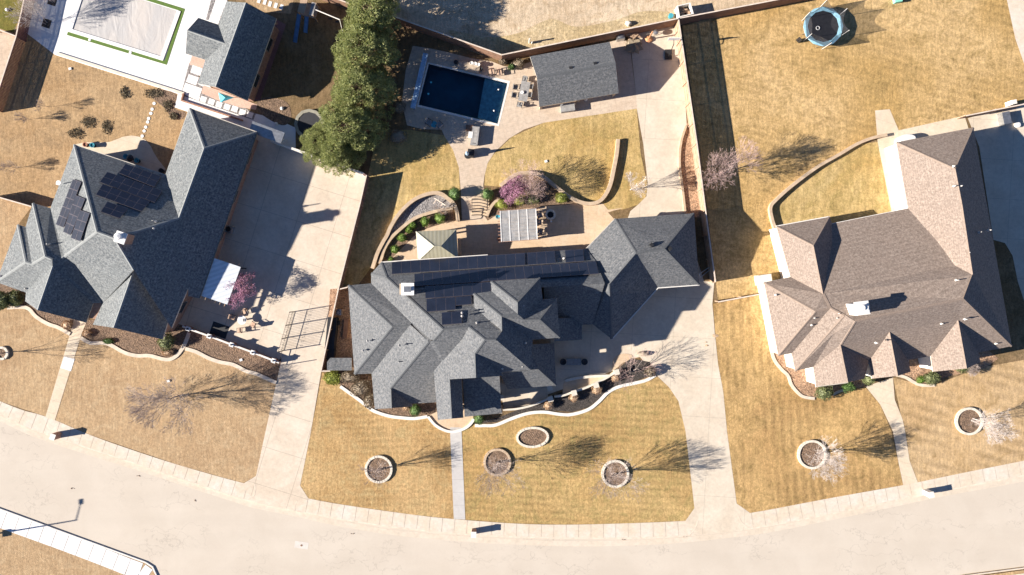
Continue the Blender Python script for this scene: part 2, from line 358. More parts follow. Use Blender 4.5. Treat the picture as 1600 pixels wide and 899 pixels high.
M['twig_pale']=simple('pale_twig',(.60,.53,.48),.95,.2,5,bmp=0)
M['twig_red']=simple('reddish_twig',(.33,.19,.16),.95,.2,5,bmp=0)
M['bark_brown']=simple('pine_bark',(.16,.10,.07),.95,.3,5)
M['pine']=leafmat('pine_needles',(.12,.16,.045),(.62,.63,.27),.34)
M['leaf_green']=leafmat('shrub_green',(.045,.095,.025),(.14,.23,.065),.2)
M['leaf_bright']=leafmat('shrub_bright',(.09,.17,.02),(.21,.31,.06),.2)
M['leaf_yellow']=leafmat('shrub_yellow_green',(.22,.25,.04),(.36,.38,.08),.2)
M['leaf_olive']=leafmat('shrub_olive',(.10,.12,.045),(.24,.26,.11),.2)
M['leaf_tan']=leafmat('dry_ornamental',(.42,.27,.15),(.6,.43,.28),.1)
M['leaf_brown']=leafmat('dry_brush',(.16,.12,.08),(.36,.29,.2),.1)
M['leaf_dark']=leafmat('dark_weed',(.11,.09,.055),(.22,.18,.11),.1)
M['blossom']=leafmat('redbud_blossom',(.34,.13,.24),(.55,.30,.42),.25)
M['panel']=simple('solar_cells',(.022,.026,.042),.22,.15,.8,bmp=0)
M['panel_frame']=simple('panel_frame',(.12,.105,.12),.4,metal=.3,bmp=0)
M['black']=simple('black_powder_coat',(.02,.02,.022),.5,bmp=0)
M['iron']=simple('wrought_iron',(.035,.03,.028),.6,bmp=0)
M['white']=simple('white_paint',(.78,.76,.73),.5,.05,bmp=0)
M['pipe']=simple('vent_pipe',(.55,.52,.48),.5,bmp=0)
M['steel']=simple('galvanised_steel',(.45,.46,.47),.35,metal=.8,bmp=0)
M['tan_metal']=stripes('tan_metal_roof',(.33,.305,.215),(.375,.35,.255),-.06,.45,.5)
M['white_metal']=stripes('white_metal_cover',(.66,.70,.73),(.78,.81,.84),-.34+PI/2,.5,.35)
M['teal']=simple('teal_glaze',(.06,.34,.42),.3,bmp=0)
M['turquoise']=simple('turquoise_cloth',(.10,.52,.62),.7)
M['blue_slide']=simple('blue_plastic',(.10,.20,.36),.4,bmp=0)
M['lightblue']=simple('light_blue_cloth',(.38,.55,.72),.8)
M['terracotta']=simple('terracotta',(.42,.2,.12),.8)
M['cushion']=simple('grey_cushion',(.30,.29,.28),.9)
M['cushion_tan']=simple('tan_wicker_cushion',(.55,.38,.27),.9,.3,4)
M['tarp']=None
M['pool_dark']=simple('pool_plaster_dark',(.02,.14,.20),.6,.2,.6)
M['pool_light']=simple('pool_shelf_plaster',(.62,.80,.76),.6,.2,2.5)
M['tramp']=simple('trampoline_mat',(.025,.025,.03),.7,bmp=0)
M['tramp_blue']=simple('pad_blue',(.30,.55,.68),.6)
M['tramp_grey']=simple('pad_grey',(.30,.28,.22),.6)
M['brick']=simple('red_brick',(.36,.20,.14),.9,.3,5)
M['pinkbrick']=concmat('pink_brick_paving',(.62,.42,.33),(.66,.47,.38),-.35,.4,.2,.01)
M['brick_shade']=concmat('shaded_brick_paving',(.26,.13,.12),(.32,.17,.15),-.35,.4,.2,.01)  # darker copy of the pink brick, with shade put into its colour
M['lawn_turf']=simple('turf',(.10,.17,.03),.95,.2,8)
def tarpmat():
    m,nt,bs,out=newmat('pool_cover_fabric'); v=pos(nt,False,.5,(1,.35,1))
    col,_=noise_mix(nt,v,(.47,.45,.43),(.56,.51,.46),.25,6,.6,.4,.65,1)
    nt.links.new(col,bs.inputs['Base Color']); bs.inputs['Roughness'].default_value=.6
    nz=N(nt,'ShaderNodeTexNoise'); nz.inputs['Scale'].default_value=.8; nz.inputs['Detail'].default_value=6; nz.inputs['Distortion'].default_value=1.5; nt.links.new(v,nz.inputs['Vector'])
    bump(nt,bs,nz.outputs[0],.35,.16); return m
M['tarp']=tarpmat()
def watermat():
    m,nt,bs,out=newmat('pool_water'); nt.nodes.remove(bs)
    gl=N(nt,'ShaderNodeBsdfGlossy'); gl.inputs['Roughness'].default_value=.03; gl.inputs[0].default_value=(1,1,1,1)
    tr=N(nt,'ShaderNodeBsdfTransparent'); tr.inputs[0].default_value=(.55,.76,.84,1)
    fr=N(nt,'ShaderNodeFresnel'); fr.inputs[0].default_value=1.33; ms=N(nt,'ShaderNodeMixShader')
    nz=N(nt,'ShaderNodeTexNoise'); nz.inputs['Scale'].default_value=2.5; nz.inputs['Detail'].default_value=3; nt.links.new(pos(nt),nz.inputs['Vector'])
    b=N(nt,'ShaderNodeBump'); b.inputs['Strength'].default_value=.4; b.inputs['Distance'].default_value=.06; nt.links.new(nz.outputs[0],b.inputs['Height'])
    nt.links.new(b.outputs[0],gl.inputs['Normal']); nt.links.new(b.outputs[0],fr.inputs['Normal'])
    nt.links.new(fr.outputs[0],ms.inputs[0]); nt.links.new(tr.outputs[0],ms.inputs[1]); nt.links.new(gl.outputs[0],ms.inputs[2]); nt.links.new(ms.outputs[0],out.inputs[0]); return m
M['water']=watermat()
def netmat():
    m,nt,bs,out=newmat('safety_net'); bs.inputs['Base Color'].default_value=(.03,.03,.035,1); bs.inputs['Roughness'].default_value=.8
    tr=N(nt,'ShaderNodeBsdfTransparent'); ms=N(nt,'ShaderNodeMixShader'); ms.inputs[0].default_value=.5
    nt.links.new(tr.outputs[0],ms.inputs[1]); nt.links.new(bs.outputs[0],ms.inputs[2]); nt.links.new(ms.outputs[0],out.inputs[0]); return m
M['net']=netmat()
# ------------------------------------------------------------------ the ground and paving
PW=[(670,100),(793,130),(777.5,193.8),(654,164)]           # pool water outline
DECKP=[(645,72),(672,76),(700,82),(735,91),(770,97),(785,103),(800,106),(826,98),(844,170),(850,192),(818,203),(795,217),(773,238),(762,255),(757,275),(755,290),(758,305),(768,330),(765,346),(722,346),(720,300),(717,262),(708,235),(694,212),(690,203),(660,202),(636,196),(628,160),(634,110)]
struct(poly_mesh('ground',[[Vector(v) for v in ((-900,-900),(900,-900),(900,900),(-900,900))],P2(PW)],-.16,M['ground']))
ROADN=[(-900,300),(-500,440),(-260,540),(0,655),(50,678),(130,705),(210,730),(360,779),(400,791),(465,804),(515,816),(560,824),(625,834),(737,844),(800,847),(870,850),(950,850),(1050,846),(1130,838),(1200,829),(1300,809),(1400,788),(1475,772),(1600,749),(1900,690),(2500,560)]
CURB=[(-900,285),(-500,425),(-260,528),(0,648),(50,671),(130,698),(210,724),(360,774),(400,785),(460,798),(515,808),(560,816),(650,828),(725,835),(800,839),(880,841),(975,841),(1050,839),(1130,831),(1200,822),(1300,803),(1400,782),(1475,767),(1600,743),(1900,684),(2500,553)]
WALKN=[(-900,262),(-500,402),(-260,506),(0,627),(72,651),(136,678),(200,701),(280,727),(380,755),(482,779),(550,791),(650,805),(707,811),(800,818),(880,820),(975,818),(1071,814),(1130,808),(1170,802),(1200,797),(1300,778),(1412,758),(1500,740),(1600,720),(1900,660),(2500,528)]
SK=[(-900,480),(-500,620),(-200,722),(0,796),(120,840),(227,879),(238,886),(244,899),(247,940),(247,1400)]
far=[(2500,553),(2500,-1500),(-900,-1500),(-900,285)]
# lots north of the street: one sheet at z=0, with a hole for the pool
sheet('lot_ground',CURB+far[1:3],0.0,M['lawn_dark'],holes=[PW])
rd=MB(); l=[W(*p,-.12) for p in ROADN]; 
sheet('road',[(-900,270),(-500,410)]+CURB[2:-1]+[(2500,540),(2500,800),(1900,812),(1600,886),(1507,898),(1440,915),(1390,960),(1380,1400),(240,1400)]+SK[::-1][1:],-.12,M['road'])
k=MB(); band(k,[W(*p).to_2d() for p in spline(ROADN[2:-1],3)],.62,-.14,-.112); struct(k.build('gutter',M['gutter'],origin=(0,0,0)))
k=MB(); band(k,[W(*p).to_2d() for p in spline(CURB[2:-1],3)],.16,-.13,.016); struct(k.build('kerb',M['kerb'],origin=(0,0,0)))
# pavement slabs between kerb and lawns
wn_,cn_=spline(WALKN[2:-1],10),spline(CURB[2:-1],10)
def resamp(pts,step):
    pts=[W(*p).to_2d() for p in pts]; out=[pts[0]]; acc=0
    for a,b in zip(pts,pts[1:]):
        d=(b-a).length
        while acc+d>=step and d>0:
            t=(step-acc)/d; a=a.lerp(b,t); out.append(a.copy()); d=(b-a).length; acc=0
        acc+=d
    return out
A_=resamp(wn_,1.45)
cw=[W(*p).to_2d() for p in cn_]
def nearest(p,line):
    best=None;bd=1e9
    for a,b in zip(line,line[1:]):
        ab=b-a; L=ab.length_squared
        if L<1e-9: continue
        t=max(0,min(1,(p-a).dot(ab)/L)); q=a+ab*t; d=(q-p).length
        if d<bd: bd=d;best=q
    return best
k=MB(); base=MB(); B_=[nearest(p,cw) for p in A_]
for i in range(len(A_)-1):
    base.add([(A_[i].x,A_[i].y,.006),(B_[i].x,B_[i].y,.006),(B_[i+1].x,B_[i+1].y,.006),(A_[i+1].x,A_[i+1].y,.006)],[(0,1,2,3)])
    mx_=(A_[i].x+A_[i+1].x)/2/S+800
    if 398<mx_<461 or 1088<mx_<1152: base.v=base.v[:-4]; base.f.pop(); base.mi.pop(); continue
    gp=.018; a0=A_[i].lerp(A_[i+1],gp);a1=A_[i].lerp(A_[i+1],1-gp);b0=B_[i].lerp(B_[i+1],gp);b1=B_[i].lerp(B_[i+1],1-gp)
    k.add([(a0.x,a0.y,.02),(b0.x,b0.y,.014),(b1.x,b1.y,.014),(a1.x,a1.y,.02)],[(0,1,2,3)])
pv=struct(k.build('pavement',M['walk'],origin=(0,0,0)))
struct(base.build('pavement_joint',M['joint'],origin=(0,0,0)))
# southern lots
SWo=[(-900,480),(-500,620),(-200,722),(0,797.5),(120,841),(227,880),(238,887),(243,900),(246,940),(246,1400),(-900,1400)]
sheet('lot_ground',SWo,-.004,M['lawn_left'])
k=MB(); band(k,[W(*p).to_2d() for p in SK[1:]],.15,-.13,.016); struct(k.build('kerb',M['kerb_white'],origin=(0,0,0)))
sp=[(-500,634),(-200,737),(0,811),(110,851),(205,888),(228,900),(231,940),(231,1300)]
rs=resamp(spline(sp,8),1.55); k=MB(); j=MB()
for a,b in zip(rs,rs[1:]):
    t=(b-a).normalized(); n=Vector((-t.y,t.x))
    for mb,gp,z in ((k,.03,.02),(j,0,.006)):
        p=a+t*gp; q=b-t*gp; mb.add([(*(p+n*1.0),z),(*(p-n*1.0),z),(*(q-n*1.0),z),(*(q+n*1.0),z)],[(0,1,2,3)])
struct(k.build('pavement',M['white_walk'],origin=(0,0,0))); struct(j.build('pavement_joint',M['joint'],origin=(0,0,0)))
sheet('lot_ground',[(1385,1400),(1394,962),(1444,920),(1510,903),(1600,891),(1900,818),(2500,700),(2500,1400)],-.004,M['lawn_right'])
sheet('pavement',[(1400,970),(1448,925),(1510,908),(1600,896),(1900,823),(1900,842),(1600,916),(1510,928),(1462,942),(1420,980)],.014,M['walk'])
k=MB(); band(k,[W(*p).to_2d() for p in [(1385,1300),(1392,962),(1442,918),(1508,900),(1600,888),(1900,815)]],.15,-.13,.016); struct(k.build('kerb',M['kerb'],origin=(0,0,0)))
# alley and back
sheet('alley',[(480,-60),(553,4),(615,30),(784,92),(1060,40),(1200,8),(1320,-20),(1320,-400),(300,-400)],.004,M['dirt'])
sheet('weed_verge',[(785,90),(1060,38),(1062,22),(1005,18),(960,32),(900,42),(860,30),(810,52),(760,58),(700,48)],.008,M['weeds'],True)
# lawns
sheet('lawn',[(-200,470),(10,470),(60,495),(127,526),(160,536),(200,553),(260,560),(290,545),(345,566),(400,582),(432,597),(415,674),(400,744),(380,755),(280,727),(136,678),(72,651),(0,627),(-200,535)],.004,M['lawn_left'])
sheet('lawn',[(-60,-40),(90,80),(280,146),(273,168),(296,172),(262,275),(116,227),(80,326),(50,322),(0,308),(-60,290)],.004,M['lawn_back_left'])
sheet('lawn',[(38,-60),(38.8,0),(22,52),(0,45),(-200,10),(-200,-60)],.004,M['lawn_green'])
sheet('neighbour_patio',[(-200,-10),(0,48),(26,58),(-4,150),(-60,300),(-200,300)],.006,M['pooldeck'])
sheet('lawn',[(0,309),(50,323),(28,352),(0,440),(-200,400),(-200,260)],.004,M['lawn_left'])
sheet('lawn',[(504,582),(530,600),(560,622),(591,647),(630,655),(672,652),(690,668),(704,674),(709,811),(650,805),(550,791),(482,779),(469,759),(486,674)],.004,M['lawn_mid'])
sheet('lawn',[(722,674),(740,664),(775,663),(800,653),(825,645),(880,648),(919,640),(947,613),(990,598),(1024,586),(1045,605),(1060,627),(1069,657),(1071,674),(1085,794),(1071,814),(975,818),(880,820),(800,818),(727,812)],.004,M['lawn_mid_e'])
sheet('lawn',[(1114,475),(1195,460),(1205,548),(1222,579),(1236,601),(1255,620),(1300,616),(1352,605),(1375,632),(1393,675),(1411,758),(1300,778),(1200,797),(1170,802),(1151,787),(1136,675),(1130,612),(1122,570)],.004,M['lawn_strip'])
0 and sheet('lawn',[(1250,622),(1300,616),(1352,605),(1375,632),(1393,675),(1411,758),(1300,778),(1225,793),(1213,700)],.008,M['lawn_right'])
sheet('lawn',[(1395,590),(1440,602),(1460,602),(1530,575),(1700,545),(1700,700),(1600,720),(1500,740),(1433,754),(1421,720),(1412,668)],.004,M['lawn_right'])
sheet('lawn',[(1066,40),(1200,8),(1330,-20),(1575,-25),(1586,60),(1600,95),(1640,160),(1507,181),(1404,204),(1337,225),(1275,262),(1201,325),(1211,370),(1228,433),(1195,442),(1195,458),(1122,470),(1105,330)],.004,M['lawn_back_right'])
sheet('lawn',[(1337,226),(1371,222),(1393,331),(1300,350),(1213,356),(1203,326),(1238,291),(1276,263)],.008,M['lawn_back_mid'])
sheet('lawn',[(757,290),(758,262),(770,243),(800,214),(850,192),(995,170),(1001,240),(1013,295),(1005,318),(975,327),(945,330),(905,316),(862,290),(820,272),(782,292)],.004,M['lawn_back_mid'])
sheet('lawn',[(576,270),(590,205),(640,203),(694,212),(708,235),(717,262),(719,310),(700,306),(677,300),(650,309),(625,330),(605,368),(586,410),(560,445),(531,450)],.004,M['lawn_back_mid'])
sheet('lawn',[(405,-60),(530,-60),(600,20),(560,150),(470,235),(440,225),(430,180),(446,60)],.004,M['lawn_dark'])
sheet('lawn',[(384,-60),(470,-60),(455,22),(412,19),(384,3)],.008,M['lawn_left'])
# concrete, patios and paths
sheet('driveway',[(400,205),(462,238),(575,276),(528,450),(502,581),(486,674),(469,759),(482,779),(460,797),(400,786),(378,757),(400,744),(415,674),(432,598),(440,560),(430,566),(268,520),(300,440)],.012,M['drive_left'])
sheet('driveway',[(984,58),(1002,50),(1060,36),(1068,110),(1073,195),(1063,225),(1061,257),(1069,325),(1070,345),(1100,440),(1116,440),(1113,475),(1117,522),(1122,570),(1130,612),(1136,675),(1151,787),(1171,801),(1172,828),(1084,836),(1071,814),(1085,794),(1071,674),(1060,627),(1045,605),(1025,586),(1000,558),(975,562),(957,580),(880,608),(790,640),(780,600),(866,525),(930,480),(985,330),(997,320),(1010,307),(1012,285),(1005,225),(995,170),(994,150)],.012,M['drive_mid'])
sheet('pool_deck',DECKP+[],.008,M['pooldeck'],holes=[PW])
sheet('pool_deck',[(826,98),(975,60),(984,72),(994,150),(995,170),(850,192),(842,168)],.008,M['pooldeck'])
sheet('patio',[(590,412),(620,392),(640,374),(665,357),(690,350),(716,344),(765,343),(775,335),(785,328),(830,322),(900,318),(942,318),(950,328),(975,325),(950,332),(962,345),(918,392),(860,402),(600,420)],.016,M['patio'])
sheet('driveway',[(1512,185),(1640,150),(1800,130),(1800,560),(1640,500),(1600,470),(1590,440),(1582,400),(1570,380),(1552,375),(1530,230)],.012,M['drive_mid'])
sheet('pavement',[(1573,-30),(1573,0),(1586,60),(1600,100),(1650,110),(1640,-30)],.012,M['walk'])
sheet('pool_deck',[(45,-60),(38,0),(38.8,50),(86,86),(278,147),(273,168),(296,176),(402,212),(462,238),(462,200),(430,185),(400,178),(345,150),(310,120),(330,40),(384,-60)],.008,M['white_deck'])
sheet('patio',[(116,226),(135,222.5),(155,223),(172,222),(185,217),(192,214),(206,212),(218,214),(227.5,219),(236,229),(240,238),(247.5,250),(259,264),(258,275)],.014,M['cream'])
sheet('path',[(116,498),(135,504),(128,521),(86,657),(71,652),(110,521)],.016,M['cream'])
sheet('path',[(100.5,557),(117,561),(111,580.5),(94.5,575)],.020,M['white_walk'])
sheet('path',[(703,668),(721,668),(727,812),(709,811)],.016,M['grey_walk'])
sheet('path',[(1352,604),(1395,590),(1398,625),(1410,655),(1414,674),(1421,720),(1434,754),(1411,758),(1402,715),(1395,674),(1375,632)],.016,M['cream'])
sheet('path',[(1367,173),(1390,171),(1404,204),(1507,181),(1513,201),(1403,224),(1421,328),(1393,332),(1371,222)],.016,M['cream'])
# planting beds
sheet('mulch_bed',[(0,478),(15,480),(42,480),(57,494),(75,505),(92,511),(110,521),(116,500),(58,478),(30,455),(0,440)],.012,M['mulch'])
sheet('mulch_bed',[(128,527),(142,534),(162,534),(175,538),(195,549),(215,554),(235,554),(260,560),(275,555),(287,541),(296,521),(302,514),(260,500),(140,500),(134,506)],.012,M['mulch'])
sheet('mulch_bed',[(290,543),(307,549),(327,559),(345,565),(365,568),(385,578),(400,582),(432,595),(438,568),(432,563),(296,514)],.016,M['mulch'])
sheet('mulch_bed',[(233,146),(250,140),(276,148),(273,170),(290,176),(285,186),(270,186),(258,170),(240,155)],.008,M['mulch'],True)
sheet('mulch_bed',[(402,160),(418,152),(448,160),(455,185),(440,196),(405,176)],.012,M['mulch'],True)
sheet('mulch_bed',[(532,604),(560,622),(579,637),(591,643),(610,648.6),(630,651),(669,650),(690,640),(690,610),(600,600),(545,570),(515,572)],.010,M['mulch'])
sheet('mulch_bed',[(742,662),(775,660),(800,651),(825,643),(850,641),(894,644),(919,637),(935,625),(950,611),(990,597),(1024,584),(1016,566),(985,560),(955,585),(880,612),(785,650)],.014,M['mulch_dark'])
sheet('mulch_bed',[(611,356),(620,341),(631,327.5),(645,315),(660,307),(677.5,303),(690,304),(700,311),(709,319),(707.5,326),(690,329),(670,335),(652,340),(640,347),(627,357),(615,369),(606,379)],.012,M['gravel'])
sheet('mulch_bed',[(590,412),(599,394),(605,380),(615,369),(627,357),(640,347),(652,340),(670,335),(707,326),(712,345),(690,350),(668,357),(650,366),(636,380),(612,404)],.020,M['mulch'])
sheet('mulch_bed',[(782,293),(800,280),(812,273),(832,272),(850,279),(867,293),(887,308),(905,318),(850,323),(787,330),(762,345),(757,338),(768,316)],.012,M['mulch'])
sheet('mulch_bed',[(1205,547),(1211,564),(1221,577.5),(1231,587.5),(1236,601),(1245,612.5),(1255,620),(1272,623),(1300,616),(1352,603),(1360,585),(1280,575),(1240,540),(1214,540)],.012,M['mulch_red'])
sheet('mulch_bed',[(1405,587),(1415,590),(1427,597),(1440,602),(1457,602),(1475,590),(1540,575),(1560,560),(1540,545),(1430,555),(1400,570)],.012,M['mulch_red'])
sheet('mulch_bed',[(1062,225),(1063,257),(1071,325),(1072,340),(1105,340),(1092,225),(1085,185),(1075,190)],.020,M['mulch_red'])
sheet('gravel_strip',[(333,-12),(360,-12),(341,36),(322,31)],.014,M['gravel'])
sheet('gravel_strip',[(296,98),(318,105),(305,130),(316,135),(330,152),(380,168),(400,178),(396,188),(283,149),(286,136)],.014,M['gravel'])
sheet('brick_terrace',[(300,88),(322,94),(317,108),(296,101)],.018,M['pinkbrick'])
sheet('brick_terrace',[(318,134),(345,142),(402,164),(400,172),(375,168),(340,157),(315,146)],.018,M['pinkbrick'])
sheet('brick_terrace',[(418,22),(447,39),(406,158),(384,158)],.018,M['brick_shade'])
sheet('dirt_yard',[(516,452),(546,450),(553,560),(508,560)],.012,M['mulch_red'])
# landing at the front door, with a curb ring
e=[W(706+34*math.cos(a)*1.0,648+26*math.sin(a)).to_2d() for a in [PI*i/16 for i in range(17)]]+[W(672,630).to_2d(),W(740,630).to_2d()]
struct(poly_mesh('landing',[[(p.x,p.y) for p in e]],.018,M['patio']))

# edging strips: each its own thing
def edging(pts,w,h,mat,label,sm=True,cat='garden edging',name='garden_edging',z0=-.02,group=None,closed=False):
    pw=[W(*p).to_2d() for p in (spline(pts,5,closed) if sm else pts)]
    b=MB(); band(b,pw,w,z0,h,closed); return tag(b.build(name,M[mat]),label,cat,group)
edging([(12,481),(42,481),(57,495),(75,506),(92,512),(110,522)],.42,.12,'kerb','curved pale concrete edging left of the path to the slate-grey house with diagonal wings')
edging([(127,528),(142,536),(162,536),(175,540),(195,551),(215,556),(235,556),(260,562),(275,557),(287,542),(296,520)],.42,.12,'kerb','wavy pale concrete edging right of the path, ending at the low wall with posts')
edging([(290,545),(307,550),(327,560),(345,566),(365,570),(385,580),(400,584),(418,592),(432,598)],.42,.12,'kerb','curved pale concrete edging of the mulch bed below the low wall with posts')
edging([(532,604),(560,624),(579,639),(591,645),(610,650.6),(630,653),(647.5,654),(668,651)],.36,.12,'kerb_white','curved white edging left of the front entrance of the solar-roofed house')
edging([(742,665),(757,665),(775,664),(800,654),(825,646),(850,644),(875,647.5),(894,647.5),(919,640),(935,628),(950,613),(968,604),(991,599),(1010,594),(1024,586)],.36,.12,'kerb_white','long wavy white edging between dark mulch and front lawn of the solar-roofed house')
edging([(1205,545),(1206,552),(1211,565),(1221,577.5),(1231,587.5),(1236,601),(1245,612.5),(1255,620),(1272.5,623)],.34,.12,'kerb','curved edging round the reddish bed at the left corner of the brown-roofed house')
edging([(1300,617),(1312.5,611),(1330,607)],.3,.1,'kerb','short edging piece below the shrubs left of the brown-roofed house entrance')
edging([(1400,586),(1415,590),(1427.5,597.5),(1440,602),(1460,602)],.34,.12,'kerb','curved edging right of the brown-roofed house entrance path')
edging([(669,651),(680,664),(694,672),(706,674.5),(720,672),(732,665.5),(741,655)],.3,.16,'kerb_white','semicircular white rim round the front door landing',cat='landing rim',name='landing_rim')
edging([(583,420),(586,411),(591,396),(599,380),(606,368),(611,356),(620,341),(631,327.5),(645,315),(660,307),(677.5,302.5),(690,304),(700,311),(709,319),(714,331),(716,346)],.42,.55,'stone','tall curved stone retaining wall behind the gravel bed, from the roof corner to the steps',cat='retaining wall',name='retaining_wall')
edging([(593,412),(597,403),(600,393),(606,381),(615,369),(627.5,357.5),(640,347.5),(652.5,340),(670,334),(690,329),(708,326)],.36,.42,'stone','inner curved stone wall behind the row of small green shrubs',cat='retaining wall',name='retaining_wall')
edging([(965,219),(963,240),(959,262),(952,292),(940,312),(925,319),(907,317),(887,307),(867,292),(850,278),(832,272),(812,272),(797,279),(782,291)],.42,.5,'stone','S-shaped stone wall sweeping round the redbud bed and up to the driveway lawn',cat='retaining wall',name='retaining_wall')
edging([(781,312),(773,317),(766,326),(761,338)],.34,.4,'stone','short curved stone wall right of the garden steps',cat='retaining wall',name='retaining_wall')
edging([(945,319),(940,319)],.3,.1,'stone','tiny stone edge block at the patio corner by the driveway lawn',False) if False else None
edging([(1383,212),(1360,217),(1337,226),(1310,242),(1275,262),(1237,290),(1212,312),(1202,325),(1205,345),(1211,362)],.34,.5,'stone','curved pale retaining wall round the back lawn of the brown-roofed house',cat='retaining wall',name='retaining_wall')
edging([(1071,198),(1063,225),(1061,257),(1065,290),(1069,325),(1070,334)],.26,.3,'stone','low wall between driveway and narrow planting bed by the tall board fence',cat='retaining wall',name='retaining_wall')
edging([(90,84),(288,147)],.30,.16,'limestone','straight low white step along the edge of the covered pool deck',False,cat='step',name='deck_step')
edging([(288,147),(285,158),(380,189)],.16,.3,'brick','thin dark kerb bent round the stepping slabs behind the pool house',False,cat='kerb',name='brick_kerb')
edging([(427,222),(462,236)],.25,1.0,'wall_white','short low white wall at the north corner of the big parking area',False,cat='low wall',name='low_wall')
edging([(462,236),(520,256),(572,275)],.25,1.6,'wall_white','plain wall below the pines at the back of the big parking area',False,cat='wall',name='garden_wall')
for pts,lb in (([(398,757),(399,766),(396,775),(388,780)],'curved kerb return at the left side of the wide left driveway'),([(464,783),(461,790),(460,799)],'small kerb return at the right side of the wide left driveway'),([(1090,813),(1088,822),(1083,830),(1076,837)],'dark curved kerb return left of the long driveway mouth'),([(1152,803),(1156,812),(1162,820),(1172,827)],'pale curved kerb return right of the long driveway mouth')):
    edging(pts,.11,.03,'kerb',lb,cat='kerb',name='kerb_return',z0=-.13)
# garden steps
st=empty('garden_steps',W(752,322),'curved concrete garden steps with painted riser shade between patio and pool path','steps')
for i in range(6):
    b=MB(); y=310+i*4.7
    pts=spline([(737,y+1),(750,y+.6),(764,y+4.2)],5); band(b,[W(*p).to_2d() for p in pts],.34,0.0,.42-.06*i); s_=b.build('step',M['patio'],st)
    b=MB(); band(b,[W(p[0],p[1]+2.1).to_2d() for p in pts],.09,0.0,.43-.06*i); b.build('riser_shade',M['iron'],s_)  # dark strip per tread, put in for the shade at the riser
b=MB()
for y in (311,331): b.tube(W(737.5,y),W(737.5,y,1.3),.03,n=6)
b.tube(W(737.5,311,1.3),W(737.5,331,1.0),.03,n=6); b.build('handrail',M['iron'],st)
b=MB()
hr=empty('handrail_post',W(716,345),'dark slender handrail at the left edge of the garden steps','handrail')
b.tube(W(716,346),W(716,346,1.2),.04); b.tube(W(714,330,.5),W(714,330,1.6),.04); b.tube(W(716,346,1.2),W(714,330,1.6),.04); b.build('rail',M['iron'],hr)

# tree ring planters
def ring(cx,cy,r,label,sy=1.0,rz=0,mat='limestone',fill='mulch',closed=2*PI):
    t=empty('ring_planter',W(cx,cy),label,'tree ring','stone tree rings')
    b=MB(); n=30; p=[]
    for i in range(n):
        a=closed*i/n; x=math.cos(a)*r*S; y=math.sin(a)*r*S*sy
        p.append(W(cx,cy).to_2d()+Vector((x*math.cos(rz)-y*math.sin(rz),x*math.sin(rz)+y*math.cos(rz))))
    rr=random.Random(cx)
    for i in range(n):
        a,c=p[i],p[(i+1)%n]; d=(c-a); m=(a+c)/2
        b.box((m.x,m.y,-.02),(d.length*.96,.27,.26+rr.uniform(-.02,.02)),math.atan2(d.y,d.x))
    b.build('stone_ring',M[mat],t)
    poly=MB(); poly.add([(q.x,q.y,.12) for q in p],[tuple(range(n))]); poly.build('soil',M[fill],t); return t
ring(592,733,20,'round white stone ring on the lawn left of the straight front path')
ring(777,722,20,'round pale stone ring nearest right of the straight front path',mat='stone')
ring(961,740,20,'round white stone ring near the long driveway of the solar-roofed house')
ring(832,683,24,'oval white stone ring just below the wavy front edging',.62,.05)
ring(1268,710,21,'round stone ring left of the curved path to the brown-roofed house')
ring(1513,658,20,'round stone ring on the lawn right of the curved path to the brown-roofed house')
ring(4,552,9,'small round ring at the left edge of the photo on the far-left lawn')

# ------------------------------------------------------------------ houses
def roof(parent,faces,mat,cap,th=.2,name='roof',capw=.17,fas='fascia',hs=1.0):
    faces=[[(p[0],p[1],2.9+(p[2]-2.9)*hs if p[2]>2.9 else p[2]) for p in f] for f in faces]
    vm={};vs=[];tf=[]
    for f in faces:
        idx=[]
        for p in f:
            kk=(round(p[0],1),round(p[1],1),round(p[2],2))
            if kk not in vm: vm[kk]=len(vs); vs.append(W(*p))
            idx.append(vm[kk])
        nn=Vector((0,0,0)); 
        for i in range(len(idx)): nn+=vs[idx[i]].cross(vs[idx[(i+1)%len(idx)]])
        if nn.z<0: idx=idx[::-1]
        tf.append(idx)
    n=len(vs); b=MB(); b.add(vs,[]); b.add([v-Vector((0,0,th)) for v in vs],[])
    cnt={}
    for f in tf:
        for t in tessellate_polygon([[Vector((vs[i].x,vs[i].y,0)) for i in f]]):
            q=[f[i] for i in t]
            if (vs[q[1]]-vs[q[0]]).cross(vs[q[2]]-vs[q[0]]).z<0: q=q[::-1]
            b.f.append(q); b.mi.append(0); b.f.append([n+i for i in q[::-1]]); b.mi.append(1)
        for i in range(len(f)): cnt.setdefault(frozenset((f[i],f[(i+1)%len(f)])),[]).append((f,f[i],f[(i+1)%len(f)]))
    caps=MB()
    for e_,l in cnt.items():
        if len(l)==1:
            _,i,j=l[0]; b.f.append([j,i,n+i,n+j]); b.mi.append(1)
        elif len(l)==2:
            def fn(f):
                nn=Vector((0,0,0)); o=vs[f[0]]
                for i in range(1,len(f)-1): nn+=(vs[f[i]]-o).cross(vs[f[i+1]]-o)
                return nn.normalized(), sum((vs[i] for i in f),Vector())/len(f)
            (n1,c1),(n2,c2)=fn(l[0][0]),fn(l[1][0])
            i,j=l[0][1],l[0][2]; mid=(vs[i]+vs[j])/2
            if n1.angle(n2)>.25 and (c2-mid).dot(n1)<-.05:
                d=(vs[j]-vs[i]); u=d.normalized(); side1=n1.cross(u).normalized(); side2=n2.cross(u).normalized()
                if side1.dot(c1-mid)<0: side1=-side1
                if side2.dot(c2-mid)<0: side2=-side2
                up=(n1+n2).normalized()*.035
                a,c=vs[i]+up,vs[j]+up
                caps.add([a,c,c+side1*capw,a+side1*capw,c+side2*capw,a+side2*capw],[(0,1,2,3),(1,0,5,4)])
    ro=b.build(name,[M[mat],M[fas]],parent)
    if caps.v: caps.build('ridge_cap',M[cap],ro)
    return ro
